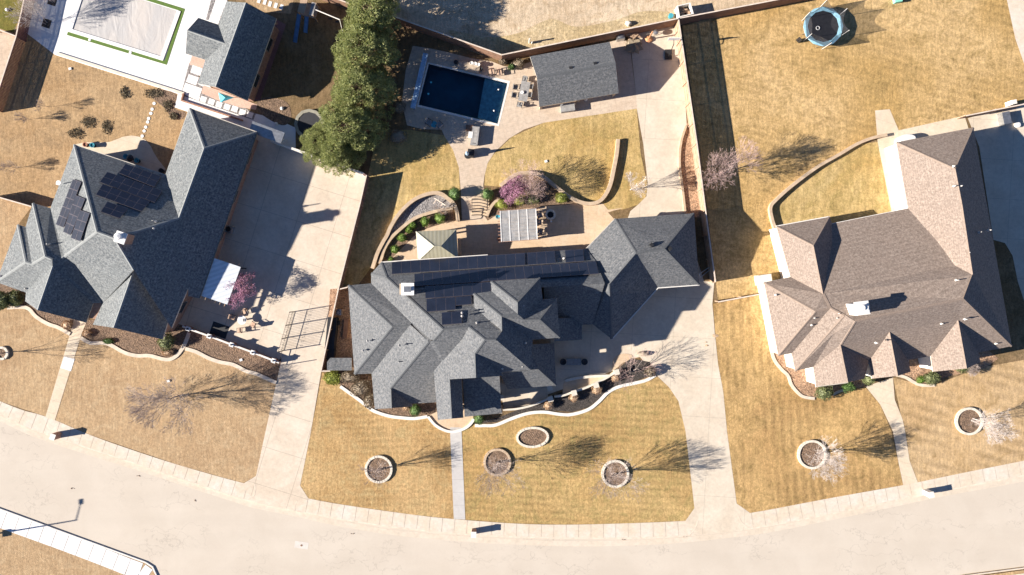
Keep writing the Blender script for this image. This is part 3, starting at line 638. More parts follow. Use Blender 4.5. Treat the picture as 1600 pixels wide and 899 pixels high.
def offset_poly(p,d):
    n=len(p); ar=sum(p[i].x*p[(i+1)%n].y-p[(i+1)%n].x*p[i].y for i in range(n))
    if ar<0: p=p[::-1]
    out=[]
    for i in range(n):
        a,b,c=p[i-1],p[i],p[(i+1)%n]; t1=(b-a).normalized(); t2=(c-b).normalized()
        n1=Vector((-t1.y,t1.x)); n2=Vector((-t2.y,t2.x)); m=n1+n2
        if m.length<.2: out.append(b+n1*d); continue
        m.normalize(); out.append(b+m*(d/max(.35,m.dot(n1))))
    return out
def walls(parent,outline,he,inset,mat,z0=-.05,ztop=None,windows=True,rot=0,name='wall'):
    p=offset_poly([W(x,y,he).to_2d() for x,y in outline],inset); zt=ztop if ztop else he-.12
    b=MB(); n=len(p)
    b.add([(q.x,q.y,z0) for q in p]+[(q.x,q.y,zt) for q in p],[(i,(i+1)%n,n+(i+1)%n,n+i) for i in range(n)]+[tuple(range(n,2*n))])
    w=b.build(name,M[mat],parent)
    if windows:
        for i in range(n):
            a,c=p[i],p[(i+1)%n]; L=(c-a).length
            if L<3.2 or (nn0:=Vector(((c-a).y,-(c-a).x)).normalized()).x<-.6 and mat=='wall_white': continue
            t=(c-a).normalized(); nn=Vector((t.y,-t.x)); kx=int(L//4.2) or 1; ang=math.atan2(t.y,t.x)
            for q in range(kx):
                m=a+t*(L*(q+.5)/kx)+nn*.02; zz=z0+.95 if z0>1 else .9
                if zt-zz<1.5: continue
                f=MB()
                for dx in (-.75,.75): f.box((m.x+t.x*dx,m.y+t.y*dx,zz),(.09,.10,1.3),ang)
                for dz in (-.02,1.23): f.box((m.x,m.y,zz+dz),(1.41,.10,.09),ang)
                fo=f.build('window',M['frame'],parent)
                g_=MB(); g_.box((m.x,m.y,zz+.07),(1.40,.05,1.16),ang); g_.build('pane',M['glass'],fo)
    return w
def gable(parent,a,r,c,mat,ins=.25,zb=None):
    A,Rr,Cc=W(*a),W(*r),W(*c); mid=(A+Cc)/2; t=(Cc-A).normalized(); nn=Vector((t.y,-t.x,0))
    cen=Vector((0,0,0)); 
    A.z-=.22;Rr.z-=.22;Cc.z-=.22
    return A,Rr,Cc
def gable_wall(parent,a,r,c,inward,mat,depth=.2,ins=.3):
    """triangle wall under a gable end; inward = 2d px direction into the house"""
    iv=Vector((inward[0],-inward[1],0)).normalized()
    P=[W(*q)+iv*ins-Vector((0,0,.21)) for q in (a,r,c)]
    lo=[Vector((P[0].x,P[0].y,2.3)),Vector((P[2].x,P[2].y,2.3))]
    q=[lo[0],P[0],P[1],P[2],lo[1]]
    b=MB(); b.add(q+[v+iv*depth for v in q],[(0,1,2,3,4),(9,8,7,6,5)]+[(i,(i+1)%5,5+(i+1)%5,5+i) for i in range(5)]); b.build('gable',M[mat],parent)

# --- left house (weathered grey-green roof, diagonal wings)
HL=empty('house',W(200,400),'left house with weathered grey roof wings set diagonally and two groups of solar panels','house')
e=2.9; P0=9.0
roof(HL,[
 [(115.6,226.3,e),(258,273.8,e),(279.5,341,5.85),(178.8,372.5,P0),(151.3,362.5,P0)],
 [(296.3,169.4,e),(319,232,5.75),(279.5,341,5.85),(258,273.8,e)],
 [(296.3,169.4,e),(400.8,207,e),(319,232,5.75)],
 [(400.8,207,e),(311,466,e),(294,463,3.6),(294,450,3.78),(268,513,3.95),(208.8,422,7.35),(178.8,372.5,P0),(279.5,341,5.85),(319,232,5.75)],
 [(208.8,422,6.43),(262,504,2.95),(253.8,530.6,e),(177.5,512.5,6.43)],
 [(208.8,422,6.43),(177.5,512.5,6.43),(145,507.5,e),(160.6,473.8,e)],
 [(151.3,362.5,P0),(178.8,372.5,P0),(208.8,422,7.35),(160.6,473.8,e),(116.9,413,5.08),(100.5,401,5.95)],
 [(115.6,226.3,e),(151.3,362.5,P0),(100.5,401,5.95),(96.3,403.8,6.0),(78.8,325.6,e)],
 [(78.8,325.6,e),(96.3,403.8,6.0),(82.5,416,6.08),(82,406,6.4),(70.6,401,6.4),(51.3,317.5,e)],
 [(82.5,416,6.08),(116.9,413,5.08),(160.6,473.8,e),(145.6,474,e),(134.4,504.4,e),(58.8,485,6.08)],[(82.5,416,6.08),(96.3,403.8,6.0),(100.5,401,5.95),(116.9,413,5.08)],
 [(82,406,6.4),(82.5,416,6.08),(58.8,485,6.08),(39.4,471,e),(40.6,457.5,3.0)],
 [(51.3,317.5,e),(70.6,401,6.4),(50,413,5.3),(40,355,e)],
 [(27.5,351.3,e),(40,355,e),(50,413,5.3),(40,410,5.2)],
 [(27.5,351.3,e),(40,410,5.2),(-6,441,e)],
 [(-6,441,e),(40,410,5.2),(50,413,5.3),(70.6,401,6.4),(82,406,6.4),(40.6,457.5,3.0)],
],'roof_left','cap_left',hs=.85)
walls(HL,[(115.6,226.3),(258,273.8),(296.3,169.4),(400.8,207),(311,466),(294,463),(268,513),(253.8,530.6),(145,507.5),(134.4,504.4),(39.4,471),(40.6,457.5),(-6,441),(27.5,351.3),(40,355),(51.3,317.5),(78.8,325.6)],e,.62,'wall_brick')
gable_wall(HL,(145,507.5,e),(177.5,512.5,5.85),(253.8,530.6,e),(.33,-.94),'wall_tan')
gable_wall(HL,(39.4,471,e),(58.8,485,5.55),(134.4,504.4,e),(.33,-.94),'wall_tan')
def pipes(parent,lst,mat='pipe',r=.055):
    for px,py,h,l in lst:
        b=MB(); p=W(px,py,h); b.tube(p-Vector((0,0,.35)),p+Vector((0,0,l)),r,n=8); b.lathe(p,[(r*2.6,-.06),(r*1.2,.16)],10); b.build('vent_pipe',M[mat],parent)
pipes(HL,[(243,346,6.5,.75),(290,350,4.8,.15),(240,357,6.5,.1),(78,382,5.0,.6),(168,453,3.8,.25),(1,432,3.2,.2),(40,451,3.3,.2)])
c=empty('chimney_cowl',W(201,373,7.6),'white square chimney with round steel cap on the shaded roof of the weathered grey house','chimney') if False else None
ch=MB(); p=W(201,373,7.3); ch.box((p.x,p.y,6.2),(.95,1.0,2.6),-.33); cb=ch.build('chimney',M['wall_brick'],HL)
k=MB(); k.box((p.x,p.y,8.8),(1.15,1.2,.12),-.33); k.lathe((p.x-.1,p.y+.1,8.92),[(.3,0),(.3,.3),(.4,.32),(.35,.42),(.05,.5)],16); k.build('chimney_cap',M['white'],cb)
dsh=MB(); p=W(92,286,4.6); dsh.tube(W(88,288,3.6),p,.05); dsh.lathe(p,[(.04,.0),(.22,.05),(.27,.10)],16); tag(dsh.build('satellite_dish',M['white']),'small white satellite dish on the west eave of the weathered grey house','satellite dish')

def gutter(parent,pts,h,mat='kerb_white',w=.11):
    g_=MB(); band(g_,[W(x,y,h).to_2d() for x,y in pts],w,h-.16,h+.0); g_.build('gutter',M[mat],parent)
gutter(HL,[(115,226),(258,273.4)],2.9,'fascia'); gutter(HL,[(259,274),(296,169),(401,206.5)],2.9,'fascia'); gutter(HL,[(401.5,207),(311.5,466)],2.9,'fascia_dark')
# --- middle house (dark slate roof, long solar rows)
HM=empty('house',W(800,520),'large central house with dark slate roof of many gables and long rows of solar panels','house')
mr=roof(HM,[
 [(595.2,410.6,e),(580,428,e),(603.8,434,4.3)],
 [(580,428,e),(580,443,e),(643.8,505.5,6.6),(672,530.5,8.2),(677.5,532,8.4),(692,515,9.1),(603.8,434,4.3)],
 [(595.2,410.6,e),(603.8,434,4.3),(692,515,9.1),(732.5,511,9.1),(757.5,531,10.1),(775,531,10.1),(784.5,517,9.5),(800,505,8.8),(800,452.5,6.05),(800,396.8,e)],
 [(800,396.8,e),(800,452.5,6.05),(945,443,6.05),(931,408,4.0),(916,389,e)],
 [(544,446.2,e),(580,443,e),(643.8,505.5,6.6),(641,507.5,6.5),(613,510.6,6.5)],
 [(544,446.2,e),(613,510.6,6.5),(553.8,585,e)],
 [(613,510.6,6.5),(641,507.5,6.5),(580.6,584,e),(553.8,585,e)],
 [(641,507.5,6.35),(645,505.5,6.35),(675,531.5,8.15),(670,534,8.15)],
 [(580.6,584,e),(641,507.5,6.5),(670,534,8.15),(609.4,607.5,4.35),(610.6,638,4.35),(585.6,639.5,e)],
 [(609.4,607.5,4.35),(643,631,e),(644.5,635.5,e),(610.6,638,4.35)],
 [(692,515,9.1),(732.5,511,9.1),(735,530,8.4),(700,580,5.6),(690,628.3,e),(643,631,e),(609.4,607.5,4.35),(670,534,8.15),(677.5,532,8.4)],
 [(732.5,511,9.1),(757.5,531,10.1),(742.5,552,9.15),(743.8,590.6,9.15),(701,593,6.9),(704.4,654.5,6.9),(684,656.5,5.65),(677.5,579,5.65)],
 [(757.5,531,10.1),(775,531,10.1),(829,578,7.3),(784,582,7.15),(742.5,552,9.15)],
 [(742.5,552,9.15),(784,582,7.15),(785.5,587.5,7.1),(743.8,590.6,9.15)],
 [(701,593,6.9),(704.4,654.5,6.9),(723.8,653,5.7),(721,592,5.7)],
 [(723,591,5.6),(780.5,588,5.6),(783.8,646,3.6),(726,651.5,3.6)],
 [(780.5,583,4.6),(841,577,4.5),(869,602.5,3.0),(793,608.5,3.0)],
 [(841,577,4.5),(869,602.5,3.0),(866,536,3.0),(826,539,5.0),(826,578,5.0)],
 [(850,449.3,6.05),(945,443,6.05),(926,507,e),(909,508,e),(850,512.5,e)],
 [(866,498,4.9),(909,496,e),(909.5,531,e),(866,534,4.6)],
 [(961,342.2,2.75),(994,395.8,5.8),(952,444.5,5.8),(945,443,5.5),(931,408,3.9),(916,389,2.75)],
 [(961,342.2,2.75),(1084.5,333.4,2.75),(1039,389,5.8),(1005,393.5,5.8),(994,395.8,5.8)],
 [(1084.5,333.4,2.75),(1092.5,445,2.75),(1039,389,5.8)],
 [(1005,393.5,5.8),(1039,389,5.8),(1092.5,445,2.75),(1028,449.5,2.75)],
 [(994,395.8,5.8),(1005,393.5,5.8),(1028,449.5,2.75),(955.6,530,2.75),(952,444.5,5.8)],
 [(952,444.5,5.8),(955.6,530,2.75),(926,507,2.75),(945,443,5.5)],
],'roof_mid','cap_mid')
u=7.4
roof(HM,[
 [(740,459,u),(784,495,9.6),(784.5,517,9.65),(741,482,u)],
 [(740,459,u),(768,455.3,u),(809,491,9.6),(784,495,9.6)],
 [(767,440,u),(809,473,9.5),(809,491,9.6),(768,455.3,u)],
 [(767,440,u),(844,434.5,u),(809,473,9.5)],
 [(844,434.5,u),(848,468,u),(819,500,9.2),(809,491,9.6),(809,473,9.5)],
 [(819,500,9.2),(848,468,u),(870,466,u),(844,499.5,9.2)],
 [(844,499.5,9.2),(870,466,u),(875,528,u)],
 [(784,495,9.6),(809,491,9.6),(819,500,9.2),(844,499.5,9.2),(875,528,u),(832.5,531,u)],
 [(784,495,9.6),(832.5,531,u),(829,578,u-.1),(775,531,10.05),(784.5,517,9.65)],
],'roof_mid','cap_mid',name='upper_roof')
walls(HM,[(595.2,410.6),(916,389),(961,342.2),(1084.5,333.4),(1092.5,445),(1028,449.5),(955.6,530),(926,507),(909,508),(909.5,531),(866,536),(869,602.5),(793,608.5),(783,605),(724,608),(721,628),(644.5,631),(644.5,635.5),(585.6,639.5),(580.6,584),(553.8,585),(544,446.2),(580,443),(580,428)],2.75,.4,'wall_tan')
walls(HM,[(741,459),(768,455),(767,440),(844,434.5),(848,468),(870,466),(875,528),(832.5,531),(829,578),(784,582),(760,560),(741,480)],u,.35,'wall_tan',z0=2.6,name='upper_wall')
walls(HM,[(682,600),(684,650),(720,648),(721,592),(743,590),(743,575),(700,580)],5.5,.25,'wall_tan',windows=False,name='entrance_wall')
gable_wall(HM,(684,656.5,5.65),(704.4,654.5,6.9),(723.8,653,5.7),(0,-1),'wall_tan',ins=.7)
gable_wall(HM,(585.6,639.5,e),(610.6,638,4.35),(644.5,635.5,e),(0,-1),'wall_tan')
gable_wall(HM,(701,593,6.9),(743.8,590.6,9.15),(785.5,587.5,7.1),(0,-1),'wall_tan')
for (x,y) in ((782,644),(728,649)):
    b=MB(); p=W(x,y,3.4); b.box((p.x,p.y,0),(.4,.4,3.3)); b.build('column',M['wall_tan'],HM)
pipes(HM,[(574,533,5,.35),(567,548,4.5,.35),(624,540,6.6,.8),(624,565,5.2,.85),(722,489,8.6,.6),(722,494,8.7,.6),(745,505,8.8,.55),(881,404,3.8,1.1),(818,478,8.9,.2),(821,536,7.9,.2),(785,576,7.5,.15),(816,573,7.5,.15)])
for (x,y,h) in ((977,404,4.9),(958,427,4.8),(1018,383,5.5),(1047,389,5.6)):
    b=MB(); p=W(x,y,h); b.box((p.x,p.y,p.z-.15),(.42,.42,.42),.7,taper=.8); b.build('roof_vent',M['black'],HM)
ch=MB(); p=W(637,452,6.5); ch.box((p.x,p.y,4.6),(1.15,1.15,3.9)); cb=ch.build('chimney',M['wall_tan'],HM)
k=MB(); p=W(637,452,8.5); k.box((p.x,p.y,8.5),(1.35,1.3,.1)); k.build('chimney_cap',M['white'],cb)
k=MB(); k.box((p.x+.1,p.y,8.6),(.5,.4,.7)); k.box((p.x+.1,p.y,9.3),(.75,.6,.06)); k.build('flue',M['steel'],cb)

gutter(HM,[(595,410),(700,402.7),(762,398.6)],2.9); gutter(HM,[(1093,445.6),(1028.3,450.2),(955.8,530.8)],2.75); gutter(HM,[(961,341.8),(916,388.5)],2.75,'fascia')
# --- right house (brown roof)
HR=empty('house',W(1390,430),'large house at right with brown shingle roof and a white chimney','house')
roof(HR,[
 [(1400.6,222.5,e),(1521,199.4,e),(1492.5,263.8,6.4)],
 [(1400.6,222.5,e),(1492.5,263.8,6.4),(1503.5,321,6.4),(1520,430,6.6),(1492,415,5.4),(1465,378,4.4),(1418.8,326,e)],
 [(1521,199.4,e),(1581,541,e),(1506,467.5,7.0),(1520,430,6.6),(1503.5,321,6.4),(1492.5,263.8,6.4)],
 [(1418.8,326,e),(1465,378,4.4),(1492,415,5.4),(1520,430,6.6),(1506,467.5,7.0),(1336,502,7.0),(1319,493.8,6.6),(1297,482,6.0),(1286,459.5,5.3),(1300,381,3.6),(1300,350,e)],
 [(1213,354,e),(1296.3,339,e),(1271,384,5.3)],
 [(1296.3,339,e),(1300,350,e),(1300,381,3.6),(1286,459.5,5.3),(1271,384,5.3)],
 [(1213,354,e),(1271,384,5.3),(1286,459.5,5.3),(1235,433,e)],
 [(1193.8,441.9,e),(1235,433,e),(1286,459.5,5.3),(1297,482,6.0),(1274,487,6.0)],
 [(1193.8,441.9,e),(1274,487,6.0),(1216,556,e)],
 [(1274,487,6.0),(1297,482,6.0),(1237,552.5,e),(1216,556,e)],
 [(1297,482,6.0),(1319,493.8,6.6),(1242.5,580,e),(1237,552.5,e)],
 [(1319,493.8,6.6),(1321,493,6.65),(1303,521,5.6),(1270.6,573.8,e),(1242.5,580,e)],
 [(1321,493,6.65),(1336,502,7.0),(1313.2,539,5.0),(1325,597.5,5.0),(1275,604,e),(1270.6,573.8,e),(1303,521,5.6)],
 [(1313.2,539,5.0),(1358,564,3.1),(1351,592,3.0),(1325,597.5,5.0)],
 [(1336,502,7.0),(1506,467.5,7.0),(1581,541,e),(1566,544,e),(1555,538,3.2),(1497,500.6,5.4),(1454,556.5,3.1),(1390,519,5.3),(1358,564,3.1),(1313.2,539,5.0)],
 [(1390,519,5.3),(1403,587.5,5.2),(1362.5,592,3.1),(1358,564,3.1)],
 [(1390,519,5.3),(1454,556.5,3.1),(1419,563,3.2),(1423,581,3.2),(1403,587.5,5.2)],
 [(1497,500.6,5.4),(1510.6,576,5.3),(1458,581,3.1),(1454,556.5,3.1)],
 [(1497,500.6,5.4),(1555,538,3.2),(1566,544,e),(1529,551,3.1),(1532,566,3.1),(1510.6,576,5.3)],
],'roof_right','cap_right')
walls(HR,[(1213,354),(1296,339),(1300,350),(1418.8,326),(1400.6,222.5),(1521,199.4),(1581,541),(1531,551),(1531,566),(1458,581),(1454,560),(1423,563),(1423,582),(1362.5,592),(1358,568),(1351,592),(1275,604),(1270.6,574),(1242.5,580),(1237,552),(1216,556),(1193.8,442),(1233,433.5)],e,.16,'wall_white')
gable_wall(HR,(1275,604,e),(1325,597.5,5.0),(1351,592,3.0),(-.1,-1),'wall_white')
gable_wall(HR,(1362.5,592,3.1),(1403,587.5,5.2),(1423,581,3.2),(-.1,-1),'wall_white')
gable_wall(HR,(1458,581,3.1),(1510.6,576,5.3),(1532,566,3.1),(-.1,-1),'wall_white')
pipes(HR,[(1274,433,4.6,.25),(1212,461,3.8,.3),(1307,466,4.5,.3),(1308,490,6.0,.6),(1305,497,5.8,.6),(1272,497,5.4,.3),(1268,508,5.0,.3),(1369,536,5.8,.35),(1471,506,5.4,.3),(1508,499,6.0,.35),(1491,291,6.3,.3),(1501,291,6.2,.3),(1530,363,5.2,.4),(1545,360,4.8,.4),(1512,395,6.2,.4),(1494,438,6.6,.5),(1490,260,6.4,.25),(1556,537,3.3,.3)])
ch=MB(); p=W(1342,483,7.4); ch.box((p.x,p.y,5.8),(1.35,1.2,2.6),.12); cb=ch.build('chimney',M['wall_white'],HR)
k=MB(); p=W(1346,481,8.4); k.box((p.x,p.y,8.4),(1.5,1.35,.1),.12); k.lathe((p.x-.15,p.y,8.5),[(.28,0),(.28,.35),(.36,.37),(.3,.45)],14); k.box((p.x+.35,p.y,8.5),(.4,.4,.3)); k.build('chimney_cap',M['white'],cb)
gutter(HR,[(1300,350),(1418.5,326),(1400.3,222.5)],2.9); gutter(HR,[(1213,353.5),(1296.3,338.5)],2.9); gutter(HR,[(1325,598),(1275,604.5)],2.95,'fascia')
# small walled annex by the right house
b=MB(); p=W(1196,437,1.5); b.box((p.x,p.y,0),(1.5,1.1,1.5),.15); tag(b.build('stone_pier',M['wall_white']),'squat white stone pier beside the north-west corner of the brown-roofed house','stone pier')
b=MB(); p=W(1420,217,1.2); b.lathe((p.x,p.y,0),[(.8,0),(.8,.9),(.7,1.0),(.0,1.02)],20,1.3,.75,.15); tag(b.build('water_tank',M['white']),'white oval tank on the path behind the brown-roofed house','tank')
b=MB(); p=W(1407,314); b.torus((p.x,p.y,.05),.3,.04); tag(b.build('garden_hose',M['kerb_white']),'coiled hose on the path by the brown-roofed house','hose')

# --- pool house, cabana, gazebo, pergola, shed, patio cover
PH=empty('pool_house',W(365,80),'pool house with grey roof beside the covered pool, a short wing on its left','pool house')
roof(PH,[
 [(353.8,2.5,3),(384.4,4.4,5.1),(337,136,5.1),(308.8,130.6,3),(320.6,93.8,3),(351.3,68,4.7),(341.3,38.8,3)],
 [(384.4,4.4,5.1),(412,19,3.9),(431.9,29,3),(386.3,157.5,3),(337,136,5.1)],
 [(310,28,3),(341.3,38.8,3),(351.3,68,4.7),(292.5,47.5,4.7)],
 [(292.5,47.5,4.7),(351.3,68,4.7),(320.6,93.8,3),(290,83.8,3)]],'roof_left','cap_left')
walls(PH,[(353.8,2.5),(431.9,29),(386.3,157.5),(308.8,130.6),(320.6,93.8),(290,83.8),(310,28),(341.3,38.8)],3,.5,'brick')
gable_wall(PH,(308.8,130.6,3),(337,136,5.1),(386.3,157.5,3),(.33,-.94),'brick'); gable_wall(PH,(353.8,2.5,3),(384.4,4.4,5.1),(431.9,29,3),(-.33,.94),'brick')
CB=empty('cabana',W(895,115),'open poolside cabana with plain grey gabled shingle roof','cabana')
roof(CB,[[(828,88.5,2.3),(952.5,65.6,2.3),(961.9,98.8,3.9),(838.8,121,3.9)],[(838.8,121,3.9),(961.9,98.8,3.9),(966.9,145.6,2.3),(842.5,166.9,2.3)]],'roof_mid','cap_mid')
walls(CB,[(840,88),(952.5,65.6),(957,98),(850,120)],2.3,.4,'wall_tan',windows=False)
for (x,y) in ((846,162),(905,151),(962,141)):
    b=MB(); p=W(x,y,2.2); b.box((p.x,p.y,0),(.3,.3,2.25),.18); b.build('post',M['wall_tan'],CB)
for (x,y) in ((892,107),(930,100)):
    b=MB(); p=W(x,y,3.55); b.box((p.x,p.y,p.z-.2),(.45,.4,.4),.2,taper=.8); b.build('roof_vent',M['black'],CB)
GZ=empty('gazebo',W(683,380),'square gazebo with tan metal hipped roof on the back patio','gazebo')
roof(GZ,[[(650,362,2.6),(713,358.8,2.6),(688.8,385,3.7),(678,385,3.7)],[(650,362,2.6),(678,385,3.7),(653,408,2.6)],[(713,358.8,2.6),(716.2,404,2.6),(688.8,385,3.7)],[(653,408,2.6),(678,385,3.7),(688.8,385,3.7),(716.2,404,2.6)]],'tan_metal','tan_metal',.1,capw=.08)
for (x,y) in ((653,365),(710,362),(656,404),(713,401)):
    b=MB(); p=W(x,y,2.4); b.box((p.x,p.y,0),(.18,.18,2.5)); b.build('post',M['wood_light'],GZ)
b=MB(); p=W(718.5,386); b.box((p.x,p.y,0),(.35,1.9,.9),.05); tag(b.build('bar_counter',M['stone']),'narrow tan counter at the right edge of the gazebo','counter')
PG=empty('pergola',W(812,352),'grey slatted pergola with translucent panel top on the back patio','pergola')
b=MB(); hh=2.45
c00,c10,c11,c01=W(781,330,hh),W(837.5,326,hh),W(840,374,hh),W(783,378,hh)
for i in range(47):
    t=(i+.5)/47; a=c00.lerp(c01,t); c=c10.lerp(c11,t); d=c-a; m=(a+c)/2
    b.box((m.x,m.y,hh),(d.length,.062,.05),math.atan2(d.y,d.x))
b.build('slats',M['steel'] if False else simple('pergola_slat',(.33,.33,.33),.8),PG)
b=MB()
for i in range(5):
    t=(i+.0)/4; a=c00.lerp(c10,t*.98+.01); c=c01.lerp(c11,t*.98+.01); d=c-a; m=(a+c)/2; b.box((m.x,m.y,hh+.055),(d.length,.10,.03),math.atan2(d.y,d.x))
b.build('batten',M['white'],PG)
b=MB()
for i in range(10):
    t=i/9; a=c00.lerp(c01,t); c=c10.lerp(c11,t); d=(c-a); dn=d.normalized(); a=a-dn*.3; c=c+dn*.3; m=(a+c)/2; b.box((m.x,m.y,hh-.2),(d.length+.6,.07,.18),math.atan2(d.y,d.x))
b.build('rafter',M['brick'],PG)
for (x,y) in ((783,332),(835,329),(838,371),(785,375)):
    b=MB(); p=W(x,y,2.2); b.box((p.x,p.y,0),(.2,.2,2.3)); b.build('post',M['wood_light'],PG)
PC=empty('patio_cover',W(345,440),'white ribbed metal patio cover attached to the weathered grey house','patio cover')
roof(PC,[[(330,402,2.75),(376,417.5,2.5),(355,476,2.5),(310,461,2.75)]],'white_metal','white_metal',.1)
for (x,y) in ((372,419),(353,472)):
    b=MB(); p=W(x,y,2.4); b.box((p.x,p.y,0),(.14,.14,2.42)); b.build('post',M['black'],PC)
b=MB()
for i in range(6):
    t=(i+.6)/6; a=W(330,402,2.42).lerp(W(376,417.5,2.3),t); c=W(310,461,2.42).lerp(W(355,476,2.3),t); d=(c-a).normalized(); a-=d*.3;c+=d*.3; b.tube(a,c,.05,n=4)
b.build('rafter',M['wood_light'],PC)
SH=empty('shed',W(531,570),'small lean-to shed with grey roof in the side yard of the solar-roofed house','shed')
roof(SH,[[(516,559.5,2.0),(549.5,559.5,2.2),(549.5,579,2.2),(511,579,2.0),(511,566,2.0)]],'roof_mid','cap_mid',.12)
walls(SH,[(516,559.5),(549.5,559.5),(549.5,579),(511,579)],2.0,.2,'wood',windows=False)
b=MB(); p=W(417,207,2.2); b.box((p.x,p.y,2.1),(3.9,1.3,.14),-.35); cv=MB()
WC=empty('walkway_canopy',W(417,207),'flat grey canopy in shade at the back corner of the weathered grey house','canopy')
b.build('canopy_roof',M['steel'],WC)
for dx in (-1.7,1.7):
    q=MB(); q.tube((p.x+dx*.94,p.y-dx*.34,0),(p.x+dx*.94,p.y-dx*.34,2.1),.05); q.build('post',M['white'],WC)
# ------------------------------------------------------------------ solar arrays
CAM=Vector((0,0,CAMH))
def plane(a,b,c):
    A,B,Cc=W(*a),W(*b),W(*c); n=(B-A).cross(Cc-A).normalized()
    return A,(n if n.z>0 else -n)
def onp(px,py,pl,off=.13):
    A,n=pl; A=A+n*off; g_=W(px,py,0); d=g_-CAM; t=(A-CAM).dot(n)/d.dot(n); return CAM+d*t
def solar(pl,q,nx,ny,label,group):
    c=[onp(x,y,pl,.17) for x,y in q]  # tl,tr,br,bl
    n=pl[1]; org=sum(c,Vector())/4
    t=empty('solar_array',org,label,'solar panels',group)
    fr=MB()
    for i in range(nx):
        for j in range(ny):
            def bl(u,v): return c[0].lerp(c[1],u).lerp(c[3].lerp(c[2],u),v)
            u0,u1,v0,v1=i/nx,(i+1)/nx,j/ny,(j+1)/ny
            p=[bl(u0,v0),bl(u1,v0),bl(u1,v1),bl(u0,v1)]; m=sum(p,Vector())/4
            def ins(k): 
                return [x+(m-x).normalized()*k for x in p]
            o=ins(.012); b=MB(); lo=[x-n*.04 for x in o]
            s_=ins(.055)
            b.m=1; b.add(o+lo+s_,[(7,6,5,4)]+[(k,4+k,4+(k+1)%4,(k+1)%4) for k in range(4)]+[(k,(k+1)%4,8+(k+1)%4,8+k) for k in range(4)])
            b.m=0; b.add([x+n*.002 for x in s_],[(0,1,2,3)])
            # orientation
            nn=(b.v[b.f[-1][1]]-b.v[b.f[-1][0]]).cross(b.v[b.f[-1][2]]-b.v[b.f[-1][1]])
            if nn.dot(n)<0: b.f=[f[::-1] for f in b.f]
            b.build('panel',[M['panel'],M['panel_frame']],t)
    for v in (.25,.75):
        a=c[0].lerp(c[3],v)-n*.1; d=c[1].lerp(c[2],v)-n*.1; fr.tube(a,d,.03,n=4)
    fr.build('rail',M['steel'],t); return t
pn=plane((595.2,410.6,e),(916,389,e),(692,515,9.1)); G1='solar rows on the rear roof of the central house'
solar(pn,[(611.9,409.8),(820,395.2),(820.5,414.5),(612.2,428.6)],14,1,'row of fourteen solar panels nearest the rear eave of the slate-roofed house',G1)
solar(pn,[(824,395),(866.5,392),(868.5,411.3),(824.5,414.2)],3,1,'short group of three solar panels by the rear eave, between two gaps',G1)
solar(pn,[(882.5,391.2),(911,389.2),(912.8,408.3),(884,410.4)],2,1,'pair of solar panels at the rear eave nearest the garage roof',G1)
solar(pn,[(647.3,428),(931,408.6),(935.5,428),(647.8,447.4)],20,1,'longest row of twenty solar panels, second from the rear eave',G1)
solar(pn,[(664.2,447.4),(766.5,440.6),(767,459.6),(664.6,466.6)],7,1,'row of seven solar panels beginning in the chimney shadow',G1)
solar(pn,[(666,467.2),(736.5,462.4),(737,476.8),(711,478.6)],1,1,'x',G1) if False else None
solar(pn,[(666,467.2),(711,464.1),(711.8,484.2),(666.6,487.6)],3,1,'three solar panels in the row just above the lowest pair on the slate roof',G1)
solar(pn,[(711.6,464.1),(736.5,462.4),(737,475.6),(712,477.6)],1,1,'single sideways solar panel at the end of the fourth row on the slate roof',G1)
solar(pn,[(690,488.2),(721,486.2),(721.8,505.6),(690.4,508)],2,1,'pair of solar panels nearest the ridge of the slate roof, beside two vent pipes',G1)
P8=2.9+(P0-2.9)*.85; pl=plane((115.6,226.3,e),(258,273.8,e),(165,367.5,P8)); G2='solar arrays on the left house'
solar(pl,[(196,256),(251.5,275.6),(241,292.5),(185.5,270.5)],4,2,'block of solar panels nearest the patio eave of the weathered grey house',G2)
solar(pl,[(167.5,268.6),(253.8,298),(241.5,316.6),(155.5,284.6)],6,2,'widest solar block, second from the patio eave of the weathered grey house',G2)
solar(pl,[(160.5,287.5),(234.5,314.5),(221.5,330.6),(149.5,304.5)],5,2,'solar block third from the patio eave of the weathered grey house',G2)
solar(pl,[(167.5,315),(200,326),(187,341.5),(157,331)],2,2,'smallest solar block nearest the ridge of the weathered grey house',G2)
pw_=plane((115.6,226.3,e),(78.8,325.6,e),(151.3,362.5,P8))
solar(pw_,[(113.8,280),(127,284.5),(98.8,356),(87,351)],2,5,'longest and leftmost of three solar columns on the west slope of the left house',G2)
solar(pw_,[(117.8,305),(132.8,311),(110,368),(98.3,362.5)],2,4,'middle of three solar columns on the west slope of the left house',G2)
solar(pw_,[(125.3,328.5),(140,333.5),(125,377.5),(110.3,372)],2,3,'shortest and rightmost of three solar columns on the west slope of the left house',G2)
